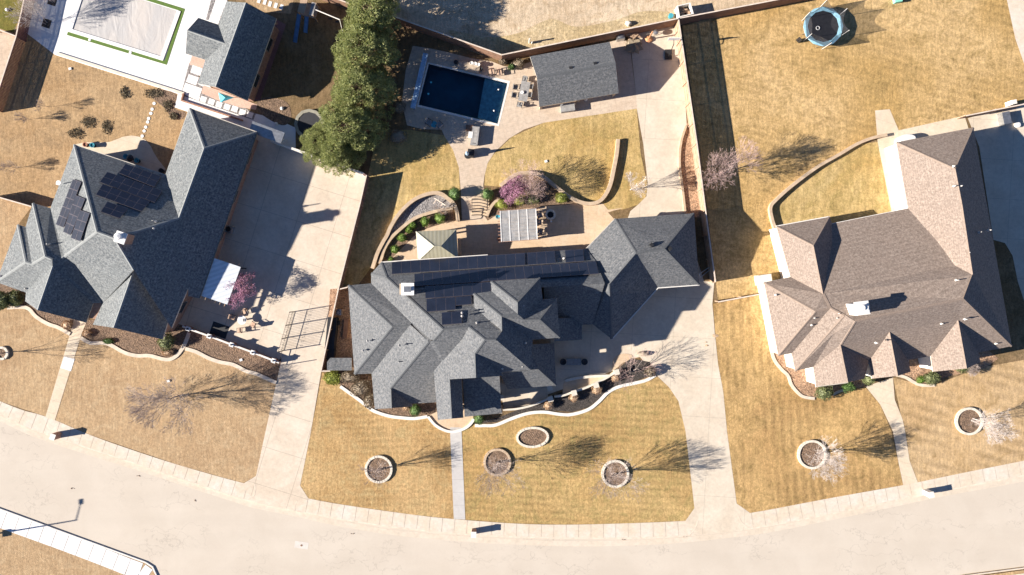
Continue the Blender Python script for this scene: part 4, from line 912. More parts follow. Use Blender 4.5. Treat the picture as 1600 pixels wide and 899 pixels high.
# ------------------------------------------------------------------ fences
def fence(tops,h,label,mat='wood',gap=.02,bw=.14,post=2.4,rail_side=1,capm='wood_top',cap=True):
    """tops: pixel points of the top edge at height h"""
    pw=[W(x,y,h).to_2d() for x,y in tops]; root=empty('board_fence',(*pw[0],0),label,'fence','board fences')
    b=MB(); rl=MB(); cp=MB(); rr=random.Random(int(tops[0][0]))
    for a,c in zip(pw,pw[1:]):
        L=(c-a).length; t=(c-a).normalized(); ang=math.atan2(t.y,t.x); n=int(L/(bw+gap)); nn=Vector((-t.y,t.x))
        for i in range(n):
            m=a+t*((i+.5)*L/n); b.box((m.x,m.y,0.0),(L/n-gap,.022,h-.02+rr.uniform(-.012,.012)),ang+rr.uniform(-.01,.01))
        m=(a+c)/2
        for z in (.35,h*.55,h-.3):
            q=m+nn*(.035*rail_side); rl.box((q.x,q.y,z),(L,.045,.09),ang)
        if cap: cp.box((m.x,m.y,h-.01),(L,.13,.035),ang)
        k=max(1,int(L/post))
        for i in range(k+1):
            q=a+t*(L*i/k)+nn*(.09*rail_side); pb=MB(); pb.box((q.x,q.y,0),(.1,.1,h-.06),ang); pb.build('post',M['wood_light'],root)
    b.build('board_panel',M[mat],root); rl.build('rail',M['wood_light'],root)
    if cap: cp.build('cap',M[capm],root)
    return root
fence([(490,-14),(553,8),(615,26),(784,86)],2.3,'tall brown board fence running diagonally from the big pines to the pool corner',gap=.006)
fence([(784,86),(1060,29)],2.4,'tall brown board fence between the dirt alley and the pool cabana',gap=.004)
fence([(1060,29),(1200,2.5),(1320,-21)],2.3,'tall brown board fence along the alley behind the lawn with the blue trampoline',gap=.004)
fence([(1060,29),(1089,225),(1102.5,330),(1118,441)],2.2,'long board fence with a wide striped shadow, right of the central house garage',mat='wood_light',gap=.006,rail_side=-1)
fence([(1122,472),(1196,458.5)],1.2,'short low board fence joining the brown-roofed house to the long striped-shadow fence',mat='wood_light',gap=.03)
fence([(572.5,274),(562,320),(529,450),(501.5,580)],1.75,'thin dark board fence along the right side of the big left parking area',mat='wood_red',gap=.008,rail_side=1)
fence([(502,580),(516,580)],1.7,'very short fence piece closing the side yard beside the small shed')
fence([(527,453),(543,449)],1.7,'short fence piece joining the parking-area fence to the slate-roofed house')
fence([(40,-12),(25,57),(-12,170)],1.7,'brown picket fence with visible gaps at the far left edge of the back lawn',mat='wood_red',gap=.018,rail_side=-1)
fence([(25,57),(-14,42)],1.6,'orange-brown fence between the green lawn and the paved yard at top left')
fence([(-14,305),(49,323)],1.5,'low fence left of the weathered grey house throwing shade on the back lawn')
fence([(1510,181),(1605,162)],1.75,'dark brown fence at the top right behind the brown-roofed house',gap=.03)
# ------------------------------------------------------------------ low wall with posts and gate (left)
LW=empty('low_wall',W(360,540),'low wall with five square white-capped posts below the left patio','wall with posts')
tp=[(285,510),(293.8,513.8),(326.9,525.6),(361.9,538.8),(395,551),(427.5,563.8),(436,567)]
b=MB(); band(b,[W(*p,.8).to_2d() for p in tp],.16,0,.75); b.build('wall_panel',M['brick'],LW)
b=MB(); band(b,[W(*p,.8).to_2d() for p in tp],.2,.75,.80); b.build('coping',M['kerb_white'],LW)
for p_ in tp[1:6]:
    p=W(*p_,1.0); b=MB(); b.box((p.x,p.y,0),(.36,.36,1.0),-.35); po=b.build('pier',M['brick'],LW)
    b=MB(); b.box((p.x,p.y,1.0),(.5,.5,.07),-.35); b.build('pier_cap',M['white'],po); b=MB(); b.lathe((p.x,p.y,1.07),[(.1,0),(.1,.16),(.06,.2)],8); b.build('lamp',M['black'],po)
GT=empty('driveway_gate',W(450,520),'tall black iron picket gate that throws a striped shadow across the left driveway','gate')
a,c=W(460.5,487).to_2d(),W(436,572).to_2d(); L=(c-a).length; t=(c-a).normalized(); ang=math.atan2(t.y,t.x)
b=MB(); 
for i in range(int(L/.2)):
    m=a+t*(i*.2+.1)
    if i*.2<L*.72: b.box((m.x,m.y,.1),(.022,.022,1.85),ang)
b.build('picket',M['iron'],GT)
b=MB(); m=a+t*(L*.36)
for z in (.05,.68,1.9): b.box((m.x,m.y,z),(L*.72,.03,.035),ang)
b.build('gate_rail',M['iron'],GT)
b=MB()
for f_ in (0,.24,.48,.72,1): q=a+t*(L*f_); b.box((q.x,q.y,0),(.07,.07,2.0),ang)
b.box(((a+t*L*.86).x,(a+t*L*.86).y,.4),(L*.28,.05,.05),ang); b.build('gate_post',M['iron'],GT)
b=MB()
for i in range(9):
    q=a+t*(L*(.04+i*.08)); Mx=Matrix.Translation((q.x,q.y,.925))@Matrix.Rotation(ang,4,'Z')@Matrix.Rotation(PI/2,4,'X'); b.torus((0,0,0),.07,.012,12,5,Mx)
b.build('scroll',M['iron'],GT)
# ------------------------------------------------------------------ trees
def bare_tree(px,py,h,spread,seed,label,trunks=1,clear=.3,bark='bark',twig='twig',dens=1.0,tr=.10,flowers=None,cat='tree',group='bare winter trees',up=.55,forks=3):
    rr=random.Random(seed); base=W(px,py); root=empty('bare_tree',base,label,cat,group)
    T=MB(); X=MB(); tips=[]
    LEN=[clear,.34,.26,.20,.15,.10]; maxd=5 if dens>.45 else 4
    KK={0:5,1:3,2:3,3:2,4:2}
    def br(p,d,r,dep,f=1.0):
        n=4 if dep<3 else 3; q=p.copy(); L=h*LEN[dep]*f*rr.uniform(.8,1.2)
        for i in range(n):
            d=(d+Vector((rr.gauss(0,.09),rr.gauss(0,.09),rr.gauss(0,.05)+.03))).normalized()
            q2=q+d*(L/n); r2=max(r*(1-.11),.0105); (T if dep<2 else X).tube(q,q2,r,r2,n=(7 if dep<1 else 5 if dep<2 else 3),cap=False)
            if dep>=1 and i<n-1 and rr.random()<.75*dens:
                sd=(d+Vector((rr.gauss(0,.6),rr.gauss(0,.6),rr.gauss(0,.35)))).normalized(); e1=q2+sd*L*rr.uniform(.25,.5)
                X.tube(q2,e1,max(.009,r2*.4),.008,n=3,cap=False); sd2=(sd+Vector((rr.gauss(0,.6),rr.gauss(0,.6),.1))).normalized(); X.tube(e1,e1+sd2*L*.3,.008,.006,n=3,cap=False)
                if flowers: tips.append(e1)
            q=q2; r=r2
        if dep>=maxd: tips.append(q); return
        k=KK[dep]-(1 if (trunks>1 and dep==0) else 0)+(1 if rr.random()<.4*dens else 0); ph=rr.uniform(0,2*PI)
        for i in range(k):
            a=ph+2*PI*i/k+rr.uniform(-.4,.4); s=rr.uniform(.25,.85)*spread*(1.0 if dep==0 else .75)
            ax=d.orthogonal().normalized(); ax2=d.cross(ax)
            nd=(d+(ax*math.cos(a)+ax2*math.sin(a))*s+Vector((0,0,.06))).normalized()
            br(q,nd,r*rr.uniform(.55,.7),dep+1,rr.uniform(.8,1.1))
    for i in range(trunks):
        a=2*PI*i/trunks+rr.uniform(0,1); lean=.0 if trunks==1 else rr.uniform(.12,.34)*(spread/.8)
        d=Vector((math.cos(a)*lean,math.sin(a)*lean,1)).normalized(); o=base+Vector((math.cos(a),math.sin(a),0))*(0 if trunks==1 else .12)
        o.z-=.05; br(o,d,tr/(trunks**.35),0)
    mz=max(v.z for v in X.v+T.v); k_=h/mz
    for L_ in (T.v,X.v,tips):
        for v in L_: v.xyz=base+(v-base)*k_
    T.build('trunk',M[bark],root,smooth=True); X.build('branches',M[twig],root)
    if flowers:
        F=MB()
        for t_ in tips:
            for _ in range(flowers):
                o=t_+Vector((rr.gauss(0,.13),rr.gauss(0,.13),rr.gauss(0,.10))); s=rr.uniform(.025,.055)
                v1=Vector((rr.gauss(0,1),rr.gauss(0,1),rr.gauss(0,1))).normalized(); v2=v1.orthogonal().normalized()
                F.add([o+v1*s,o+v2*s,o-v1*s,o-v2*s],[(0,1,2,3)])
        F.build('blossom',M['blossom'],root)
    return root
bare_tree(592,733,4.6,.62,3,'bare multi-stemmed tree in the white ring left of the straight front path',3,.26,dens=.42,tr=.11)
bare_tree(777,722,6.2,.78,5,'bare multi-stemmed tree in the ring nearest right of the straight front path',3,.22,dens=.6,tr=.14)
bare_tree(960,740,5.9,.72,7,'bare multi-stemmed tree in the white ring near the long driveway',3,.22,dens=.55,tr=.13)
bare_tree(1274,708,5.4,.72,9,'bare tree in the ring left of the curved path to the brown-roofed house',2,.22,bark='bark',twig='twig_pale',dens=1.3,tr=.12)
bare_tree(1518,655,5.6,.72,11,'bare tree in the ring right of the curved path to the brown-roofed house',2,.22,bark='bark_pale',twig='twig_pale',dens=1.3,tr=.12)
bare_tree(281,618,6.6,1.0,14,'large bare tree standing in the left front lawn without a stone ring',2,.18,dens=2.0,tr=.17)
bare_tree(4,552,5.6,.66,15,'bare tree at the left edge casting its shadow over the left front path',1,.26,dens=.6,tr=.09)
bare_tree(1134,270,5.6,.92,17,'wide bare tree in the long fence shadow on the right back lawn',2,.16,dens=1.7,twig='twig_pink',tr=.16)
bare_tree(985,297,4.0,.62,19,'pale white-barked bare tree between the S-shaped wall and the driveway',1,.2,bark='bark_pale',twig='twig_pale',dens=.9,tr=.10)
bare_tree(826,300,4.4,1.0,21,'spreading bare tree in the walled bed beside the pergola',3,.22,dens=.8,twig='twig_pink',tr=.09)
bare_tree(805,300,2.6,.85,22,'pink flowering redbud above the clipped bushes beside the pergola',2,.24,bark='bark',twig='twig_red',dens=.7,flowers=4,tr=.05,group='redbuds in bloom')
bare_tree(391,459,3.4,.9,23,'pink flowering redbud at the corner of the white patio cover',2,.22,bark='bark',twig='twig_red',dens=.7,flowers=3,tr=.06,group='redbuds in bloom')
bare_tree(988,580,4.1,1.15,25,'bare bushy tree at the front bed beside the long driveway',2,.18,twig='twig_pink',dens=.4,tr=.12)
bare_tree(73,37,4.2,.8,27,'bare tree growing from the square planting hole beside the covered pool',2,.24,twig='twig_pale',dens=.8,tr=.07)
bare_tree(84,4,4.6,.8,28,'bare tree at the top edge beside the white pool deck',2,.24,twig='twig_pale',dens=.8,tr=.08)
bare_tree(75,167,2.4,.6,29,'thin young sapling on the far-left back lawn beside the fence shadow',1,.42,twig='twig',dens=.3,tr=.03)
bare_tree(45,187,2.2,.6,30,'small leafless sapling inside the shadow of the far-left fence',1,.25,twig='twig',dens=.4,tr=.03)
bare_tree(28,262,2.3,.7,31,'small leafless shrub tree near the corner of the far-left back lawn',2,.25,twig='twig',dens=.4,tr=.03)
bare_tree(690,332,1.9,.7,33,'small bare shrub in the gravel bed inside the curved stone wall',2,.22,twig='twig',dens=.4,tr=.03)
bare_tree(1512,574,1.3,.9,35,'bare prickly shrub at the right front corner of the brown-roofed house',5,.22,twig='twig',dens=.5,tr=.03,cat='shrub',group=None)
# pines
def pine(seed,h,r):
    rr=random.Random(seed); L=MB(); T=MB(); B=MB()
    T.tube((0,0,-.1),(0.1,0,h*.5),.2,.14,8); T.tube((.1,0,h*.5),(0,.1,h*.93),.14,.04,8)
    n=int(105*r/3.2)
    for i in range(n):
        t=(i+.5)/n; z=h*(.22+.74*t); rad=r*math.sqrt(max(.04,1-((t-.15)/.88)**2))*rr.uniform(.55,1.02); a=i*2.399963+rr.uniform(-.4,.4)
        if rr.random()<.25: rad*=.55
        tip=Vector((math.cos(a)*rad,math.sin(a)*rad,z+rr.uniform(-.2,.2))); st=Vector((0,0,max(.6,z-rad*.35))); B.tube(st,tip,.045,.02,4,False)
        dr=(tip-st).normalized(); cr=rr.uniform(.40,.80)
        for k in range(int(230*cr)):
            v=Vector((rr.gauss(0,1),rr.gauss(0,1),rr.gauss(0,.75))); v=v.normalized()*cr*(rr.random()**.25)
            if v.dot(dr)<-cr*.5: continue
            o=tip+v; nd=(v.normalized()*.8+Vector((rr.gauss(0,.5),rr.gauss(0,.5),.45+rr.gauss(0,.3)))).normalized(); s=rr.uniform(.18,.34); w=rr.uniform(.03,.055)
            sd=nd.orthogonal().normalized(); sd2=nd.cross(sd); 
            L.add([o-sd*w,o+nd*s,o+sd*w,o-nd*s*.3],[(0,1,2,3)]); L.add([o-sd2*w,o+nd*s*.9,o+sd2*w,o-nd*s*.2],[(0,1,2,3)])
    return L,T,B
protos=[]
def place_pine(px,py,k,rz,sc,label):
    if k>=len(protos):
        L,T,B=pine(40+k,7.2+.3*k,3.5+.25*k); root=empty('pine_tree',(0,0,0),label,'pine tree','tall evergreen pines')
        T.build('trunk',M['bark_brown'],root); L.build('crown',M['pine'],root); B.build('limbs',M['bark_brown'],root); protos.append(root)
        root.location=W(px,py); root.rotation_euler=(0,0,rz); root.scale=(sc,sc,sc*.86); return root
    c=copy_tree(protos[k],W(px,py),rz,(sc,sc,sc*.86)); c['label']=label; return c
place_pine(590,42,0,0,.98,'pine tree at the top end of the evergreen row against the alley fence')
place_pine(578,98,1,1.0,.98,'second pine of the evergreen row counted from the alley fence')
place_pine(573,158,0,2.2,1.0,'third pine of the evergreen row, level with the left end of the pool')
place_pine(557,212,1,3.6,.98,'fourth pine of the evergreen row, right of the round trampoline in shade')
place_pine(535,246,0,4.4,.76,'small pine at the lower end of the row, overhanging the big parking area')
place_pine(506,230,1,5.1,.62,'smallest pine, leftmost of the row, just below the shaded trampoline')
# shrubs
def shrub(px,py,rx,ry,h,label,mat='leaf_green',n=None,seed=None,name='shrub',cat='shrub',core='leaf',group=None,rz=0,dens=1.0,leaf=.07):
    rx,ry=rx*S,ry*S; sd=seed if seed is not None else int(px*7+py); rr=random.Random(sd); base=W(px,py,0)
    root=empty(name,base,label,cat,group); F=MB(); n=n or int(900*dens*(rx*ry)**.6+250)
    cc=base+Vector((0,0,h*.5))
    F.blob(cc,(rx*.82,ry*.82,h*.44),sd,.16,2,1.6)
    for _ in range(n):
        v=Vector((rr.gauss(0,1),rr.gauss(0,1),abs(rr.gauss(0,1))*.9-.25)).normalized(); k=1+.18*noise.noise(v*1.8+Vector((sd,0,0)))*2
        q=rr.uniform(.8,1.04)*k; o=cc+Vector((v.x*rx*q,v.y*ry*q,v.z*h*.5*q)); s=leaf*rr.uniform(.6,1.3)
        d=(v+Vector((rr.gauss(0,.5),rr.gauss(0,.5),rr.gauss(0,.5)))).normalized(); a=d.orthogonal().normalized(); c=d.cross(a)
        m=(a*.3+d).normalized(); F.add([o-c*s*.5,o+m*s,o+c*s*.5,o-m*s*.2],[(0,1,2,3)])
    F.build('foliage',M[mat],root); T=MB(); T.tube(base-Vector((0,0,.05)),base+Vector((0,0,h*.4)),.05,.03,6); T.build('stem',M['bark'],root); return root
gr='round green shrubs in the lower bed'
shrub(711,304,9,9.5,1.5,'round dark green shrub left of the path at the top of the garden steps')
shrub(762,305,9,9.5,1.5,'round dark green shrub right of the path at the top of the garden steps')
shrub(785,320,11,8,.95,'yellow-green clipped bush touching the upper left corner of the pergola','leaf_yellow')
shrub(812,315,10,7.5,.9,'yellow-green clipped bush under the pink redbud','leaf_yellow')
shrub(833,313,12,7,.85,'wide olive clipped bush right of the pink redbud','leaf_olive')
shrub(877,310,9.5,9,.95,'round yellow-green bush at the right end of the redbud bed','leaf_yellow')
for x,y,r_,h_,lb in ((688,342,8,1,'largest bright green shrub, nearest the garden steps'),(665,347,6.7,.85,'second bright green shrub from the garden steps'),(645.5,353,5,.75,'third bright green shrub from the garden steps, touching its neighbour'),(640,360,5.2,.8,'fourth bright green shrub from the garden steps, at the bend of the bed'),(629,372,6.6,.9,'fifth bright green shrub from the garden steps, above the last full one'),(618.5,390,6.2,.95,'last full bright green shrub of the row, left of the gazebo'),(612,406,4.2,.6,'small green shrub half hidden by the roof edge below the gazebo')):
    shrub(x,y,r_,r_*1.02,h_,lb,'leaf_bright',group='bright green shrubs along the inner wall')
shrub(650,640,8.5,9,1.2,'round green shrub left of the front entrance of the solar-roofed house')
shrub(749,653,8,8.5,1.2,'round green shrub right of the front entrance of the solar-roofed house')
for x,y,r_,lb in ((857,632,7.6,'below the square white post in the dark mulch'),(896,620,7.4,'second from the left along the curved terrace wall'),(932,608,7.4,'third from the left along the curved terrace wall'),(961,590,6,'rightmost and smallest, by the end pier of the terrace wall'),(636,636,5,'half under the eave left of the green entrance shrub')):
    shrub(x,y,r_,r_,.8,'dry tan ornamental grass mound '+lb,'leaf_tan',name='ornamental_grass',cat='ornamental grass',group='dry tan grass mounds')
shrub(548,588,15,9,1.0,'large brownish brush bush below the shed in the front corner bed','leaf_brown',leaf=.1)
shrub(565,606,15,13,1.0,'brown twiggy bush against the left front corner of the solar-roofed house','leaf_brown',leaf=.1)
shrub(578,626,8,12,.8,'lowest brown twiggy bush by the front corner gable','leaf_brown',leaf=.1)
shrub(520,590,13,11,.7,'yellowish dry bush at the driveway end of the side fence','leaf_yellow',leaf=.1)
shrub(1284,612,13,12,1.3,'large green shrub at the lower left gable of the brown-roofed house','leaf_olive',leaf=.1)
shrub(1322,604,9,8,1.1,'green shrub below the middle of the lower left gable of the brown-roofed house','leaf_green',leaf=.1)
shrub(1351,591,8,10,1.6,'tall loose green shrub left of the brown-roofed house entrance','leaf_olive',leaf=.1)
shrub(1451,590,12,11,1.1,'large green shrub right of the brown-roofed house entrance','leaf_olive',leaf=.1)
shrub(1436,593,6,5.5,.6,'small bright green bush right of the brown-roofed house entrance','leaf_bright')
shrub(1500,574,9.5,8,1.0,'green shrub under the rightmost gable of the brown-roofed house','leaf_olive',leaf=.1)
shrub(9,470,15,14,1.6,'dark green bush at the far left front corner of the weathered grey house','leaf_olive',leaf=.12)
shrub(31,466,12,11,1.3,'green bush beside the curved edging left of the left front path','leaf_olive',leaf=.12)
shrub(266,532,12,14,1.7,'rounded evergreen shrub at the lower right corner of the weathered grey house','leaf_olive',leaf=.1)
shrub(171,533,8,4,.4,'low green plant below the right gable of the weathered grey house','leaf_green')
shrub(107,508,8,7,.5,'rusty dry plant left of the left front path','leaf_tan')
shrub(138,521,7,6,.5,'rusty dry plant right of the left front path','leaf_tan')
shrub(263,551,9,5,.5,'brownish low plant near the wavy edging','leaf_tan')
for x,y,a_,b_,lb in ((195,146,9,12,'single dark weedy patch near the middle of the far-left back lawn'),(138,191,16,10,'dark weedy patch left of another on the far-left back lawn'),(166,199,10,13,'dark weedy patch nearest the patio of the weathered grey house'),(118,209,15,9,'dark weedy patch lowest on the far-left back lawn'),(240,146,17,8,'dark leaf litter plants beside the corner of the pool deck'),(262,165,12,10,'dark leaf litter plants below the pool deck corner'),(272,182,8,7,'dark plants next to the upper corner of the weathered grey house roof')):
    rr=random.Random(int(x)); base=W(x,y); b=MB()
    for _ in range(520):
        a=rr.uniform(0,2*PI); q=rr.random()**.6*(.65+.5*noise.noise(Vector((math.cos(a)*1.8,math.sin(a)*1.8,x)))+.2); o=base+Vector((math.cos(a)*q*a_*S,math.sin(a)*q*b_*S,rr.uniform(0,.18))); s=rr.uniform(.05,.13)
        d=Vector((rr.gauss(0,1),rr.gauss(0,1),.6)).normalized(); c=d.orthogonal().normalized(); b.add([o-c*s*.4,o+d*s,o+c*s*.4,o-d*s*.3],[(0,1,2,3)])
    tag(b.build('weed_patch',M['leaf_dark']),lb,'weeds','dark weed patches')
for x,y,r_,lb in ((625,170,10,'leafless brown bush beside the blue pool bench in shade'),(622,215,14,'leafless brown bush in the shade left of the curved path'),(608,130,12,'leafless brown bush under the pines left of the pool'),(810,102,9,'dry brown plants at the left end of the cabana by the fence'),(799,107,5,'small green plant at the pool fence corner'),(786,99,6,'tawny tuft at the inner corner of the pool fence')):
    shrub(x,y,r_,r_*.8,.9,lb,'leaf_brown' if 'green' not in lb else 'leaf_green',leaf=.1,n=500)
# ------------------------------------------------------------------ pool
b=MB(); p=[W(*q).to_2d() for q in PW]; D=-1.5
sh0=[W(x,y).to_2d() for x,y in ((757.5,120.5),(746,184))]
b.m=0
b.add([(*p[0],.0),(*sh0[0],.0),(*sh0[1],.0),(*p[3],.0),(*p[0],D),(*sh0[0],D),(*sh0[1],D),(*p[3],D)],[(4,5,6,7),(0,1,5,4),(2,3,7,6),(3,0,4,7)])
b.add([(*sh0[0],-.35),(*sh0[1],-.35),(*sh0[1],D),(*sh0[0],D)],[(0,1,2,3)])
b.m=1
b.add([(*sh0[0],0),(*p[1],0),(*p[2],0),(*sh0[1],0),(*sh0[0],-.35),(*p[1],-.35),(*p[2],-.35),(*sh0[1],-.35)],[(4,5,6,7),(0,1,5,4),(1,2,6,5),(2,3,7,6)])
PL=empty('swimming_pool',W(723,147),'rectangular dark blue swimming pool with pale coping and a shallow shelf at its right end','pool')
b.build('basin',[M['pool_dark'],M['pool_light']],PL)
b=MB(); b.add([(*q,-.09) for q in p],[(3,2,1,0)]); b.build('water',M['water'],PL)
pc=[W(*q).to_2d() for q in [(668.5,97.5),(797,127),(779.5,197.5),(651.5,167)]]
b=MB(); n=4
vs=[]
for i in range(4): vs+=[(*p[i],.03),(*pc[i],.03),(*pc[i],-.05),(*p[i],-.12)]
b.add(vs,[f for i in range(4) for f in ((4*i,4*((i+1)%4),4*((i+1)%4)+1,4*i+1),(4*i+1,4*((i+1)%4)+1,4*((i+1)%4)+2,4*i+2),(4*i+3,4*((i+1)%4)+3,4*((i+1)%4),4*i))]); b.build('coping',M['kerb_white'],PL)
b=MB(); b.prism([W(x,y,.45).to_2d() for x,y in ((661.3,82.5),(668.5,84),(648,169.3),(641,167.8))],0,.45); tag(b.build('pool_cover_box',M['lightblue']),'long pale blue box holding the pool cover along the left end of the pool','pool cover box')
for x,y,lb in ((779,141,'upper small white jet on the shallow pool shelf'),(772,174,'lower small white jet on the shallow pool shelf')):
    b=MB(); b.lathe(W(x,y,-.35),[(.16,0),(.12,.25),(.03,.3)],12); tag(b.build('pool_bubbler',M['white']),lb,'fountain jet')
for x,y,lb in ((673.5,129,'upper small cyan float near the left end of the pool'),(669.3,147,'lower small cyan float near the left end of the pool')):
    b=MB(); b.lathe(W(x,y,-.12),[(.02,0),(.12,.02),(.13,.06),(.06,.1)],12); tag(b.build('pool_float',M['turquoise']),lb,'pool float')
b=MB(); b.prism([W(x,y,.4).to_2d() for x,y in ((714,105),(718,97),(726,96),(750,102),(749,110),(748,115),(730,111))],0,.4); tag(b.build('stone_slab',M['wall_tan']),'raised stone slab at the far edge of the pool with three pale pots on it','stone slab')
for i,(x,y) in enumerate(((737,100),(742.5,101),(747.5,102.5))):
    b=MB(); b.lathe(W(x,y,.4),[(.12,0),(.22,.3),(.2,.32),(.15,.28),(.0,.26)],14); tag(b.build('pot',M['kerb_white']),('left','middle','right')[i]+' of three pale pots on the stone slab by the pool','pot','pale pots on the slab')
b=MB(); b.lathe(W(712.5,98.5),[(.2,0),(.26,.35),(.22,.36),(.0,.3)],12); tag(b.build('pot',M['black']),'dark pot left of the stone slab by the pool','pot')
b=MB(); b.lathe(W(751.5,109),[(.2,0),(.26,.35),(.22,.36),(.0,.3)],12); tag(b.build('pot',M['black']),'dark pot right of the stone slab by the pool','pot')
# ------------------------------------------------------------------ pool cover (left)
PV=empty('covered_pool',W(190,35),'large rectangular pool under a pale wrinkled cover, framed by white coping','covered pool')
q=[(124,-14),(110,46.5),(252,89),(276,18),(170,-14)]
q=[(135,-27),(110,46.5),(252,89.5),(277,17.5)]
struct_=poly_mesh('pool_cover',[[W(*x).to_2d() for x in q]],.03,M['tarp'],PV)
b=MB(); band(b,[W(*x,.12).to_2d() for x in [(134,-30),(109,47.5),(252.5,91.5),(279.5,17)]],.42,-.02,.1); b.build('coping',M['white_deck'],PV)
b=MB(); band(b,[W(*x).to_2d() for x in [(105.5,52.5),(259,98.5),(286,16),(225,-3),(150,-26)]],.40,-.01,.035); tag(b.build('turf_strip',M['leaf_bright'] if False else M['lawn_turf'] if 'lawn_turf' in M else M['leaf_green']),'narrow green artificial turf strip around the covered pool','turf strip')
for i,(x,y) in enumerate(((140.5,62.5),(204,82.5))):
    b=MB(); b.lathe(W(x,y),[(.18,0),(.17,.06),(.04,.08)],14); tag(b.build('skimmer_lid',M['white']),('left','right')[i]+' round white lid in the turf strip of the covered pool','lid')
for x,y,w_,lb in ((73,37,1.0,'square dark planting hole of the tree beside the covered pool'),(82,2,1.0,'square dark planting hole at the top edge beside the white deck')):
    b=MB(); pp=W(x,y); b.box((pp.x,pp.y,.0),(w_,w_,.03),-.3); tag(b.build('tree_pit',M['mulch_dark']),lb,'tree pit')
# stepping slabs
def slab(x,y,w_,d_,rz,mat,lb,grp,name='stepping_slab'):
    b=MB(); p=W(x,y); b.box((p.x,p.y,.0),(w_,d_,.05),rz); return tag(b.build(name,M[mat]),lb,'stepping slab',grp)
ls=[(345,5,1.3,1.0),(340,17.5,1.2,.95),(335.6,30,1.2,.95),(307.5,110.6,1.25,.9),(301,125,1.25,.95),(301,140.6,2.1,1.0),(318,155.6,.72,.66),(330.6,159.4,.72,.66),(342.5,163.8,.72,.66),(355,167.5,.72,.66),(367,170.6,.72,.66),(379,176,.72,.66),(390.6,180,.72,.66)]
od=['first','second','third','fourth','fifth','sixth','seventh','eighth','ninth','tenth','eleventh','twelfth','thirteenth']
for i,(x,y,w_,d_) in enumerate(ls):
    slab(x,y,w_,d_,-.33,'white_deck',('%s pale slab up the path left of the pool house from the top'%od[i]) if i<3 else ('widest pale slab at the path corner' if i==5 else '%s pale slab of the gravel path round the pool house, counted from its short wing'%od[i-3]),'pale slabs in gravel around the pool house')
b=MB(); b.prism([W(*x).to_2d() for x in ((286,147),(288,143),(313,152),(311,158))],0,.05); tag(b.build('stepping_slab',M['white_deck']),'long thin pale slab beside the bent dark kerb','stepping slab')
for i,(x,y) in enumerate(((405,1),(414,3.5),(422,6.5),(431,9),(440,11.5))): slab(x,y,.36,.62,-.3,'white_walk',od[i]+' small slab from the left in the yard above the pool house','small slabs above the pool house')
for i,(x,y) in enumerate(((241,162),(238,171),(236,177.5),(232.5,185.5),(231,191),(228,199),(225.5,205),(222.5,213))):
    b=MB(); b.lathe(W(x,y),[(.19,0),(.19,.05),(.0,.055)],16); tag(b.build('stepping_disc',M['white_deck']),od[i]+' round white stepping disc counted from the leaf litter towards the patio','stepping stone','round stepping discs')
# ------------------------------------------------------------------ street things
def mailbox(px,py,rz,label,brick):
    t=empty('mailbox',W(px,py),label,'mailbox','masonry mailboxes'); p=W(px,py); b=MB(); b.box((p.x,p.y,-.02),(.52,.62,1.25),rz); b.build('pillar',M[brick],t)
    b=MB(); b.box((p.x,p.y,1.23),(.60,.70,.07),rz); b.build('cap',M['kerb_white'],t)
    b=MB(); o=Matrix.Translation(p)@Matrix.Rotation(rz,4,'Z'); b.box((0,-.33,.85),(.22,.06,.22),0,o); b.build('letter_box',M['black'],t)
mailbox(93,679.5,-.35,'brick mailbox pillar on the pavement below the left front path','brick')
mailbox(741,830,-.03,'brick mailbox pillar on the pavement right of the straight front path','brick')
mailbox(1445.5,768.5,.2,'white stone mailbox pillar on the pavement by the curved right path','wall_white')
LP=empty('street_lamp',W(-88,848),'tall street lamp just outside the left edge whose shadow crosses the road','street lamp')
bp=W(-88,848); b=MB(); b.tube(bp,bp+Vector((0,0,6.9)),.11,.07,10); b.build('pole',M['steel'],LP)
b=MB(); b.tube(bp+Vector((0,0,6.85)),bp+Vector((.1,1.9,7.05)),.045,.035,8); b.build('arm',M['steel'],LP)
b=MB(); b.box(tuple(bp+Vector((.1,2.1,7.0))),(.28,.6,.14)); b.build('lamp_head',M['black'],LP)
b=MB(); b.box(tuple(bp+Vector((0,-.1,3.1))),(.05,.8,.5)); b.box(tuple(bp+Vector((0,.15,3.4))),(.8,.05,.3)); b.build('sign',M['steel'],LP)
b=MB(); pp=W(471,852,-.12); b.box((pp.x,pp.y,-.119),(1.6,.8,.006),-.15); tag(b.build('patched_square',M['gutter_patch']),'pale rectangular utility patch in the road near the left driveway','road patch')
b=MB(); b.lathe(W(471,852.5,-.11),[(.12,0),(.12,.012),(0,.013)],12); tag(b.build('valve_cover',M['wood']),'small round valve cover in the pale road patch','valve cover')
# small litter stones on the road
for i,(x,y) in enumerate(((551,834.5),(112,763),(217,744),(975,844),(1070,838),(305,782))):
    rr=random.Random(i+1); b=MB(); pp=W(x,y,-.12)
    for _ in range(5): b.blob(pp+Vector((rr.gauss(0,.12),rr.gauss(0,.05),.03)),(.05,.04,.03),rr.randint(0,99),.2,1)
    tag(b.build('leaf_debris',M['wood']),['scrap of brown debris below the lawn with the leftmost ring','brown debris on the road above the lamp shadow','brown debris near the pavement below the large left tree','brown debris by the kerb under the ring by the long driveway','brown debris by the kerb at the long driveway mouth','dark speck of debris on the road left of the wide driveway'][i],'debris','road debris')
for i,(x,y,s_) in enumerate(((1117,525,.35),(1103,535,.12),(1104,540,.2))):
    b=MB(); b.blob(W(x,y,.03),(s_,s_*.5,.06),i,.4,2,2.5); tag(b.build('leaf_pile',M['leaf_tan']),['larger leaf pile on the long driveway near the striped shade edge','tiny upper leaf clump on the long driveway','small lower leaf clump on the long driveway'][i],'leaf pile')
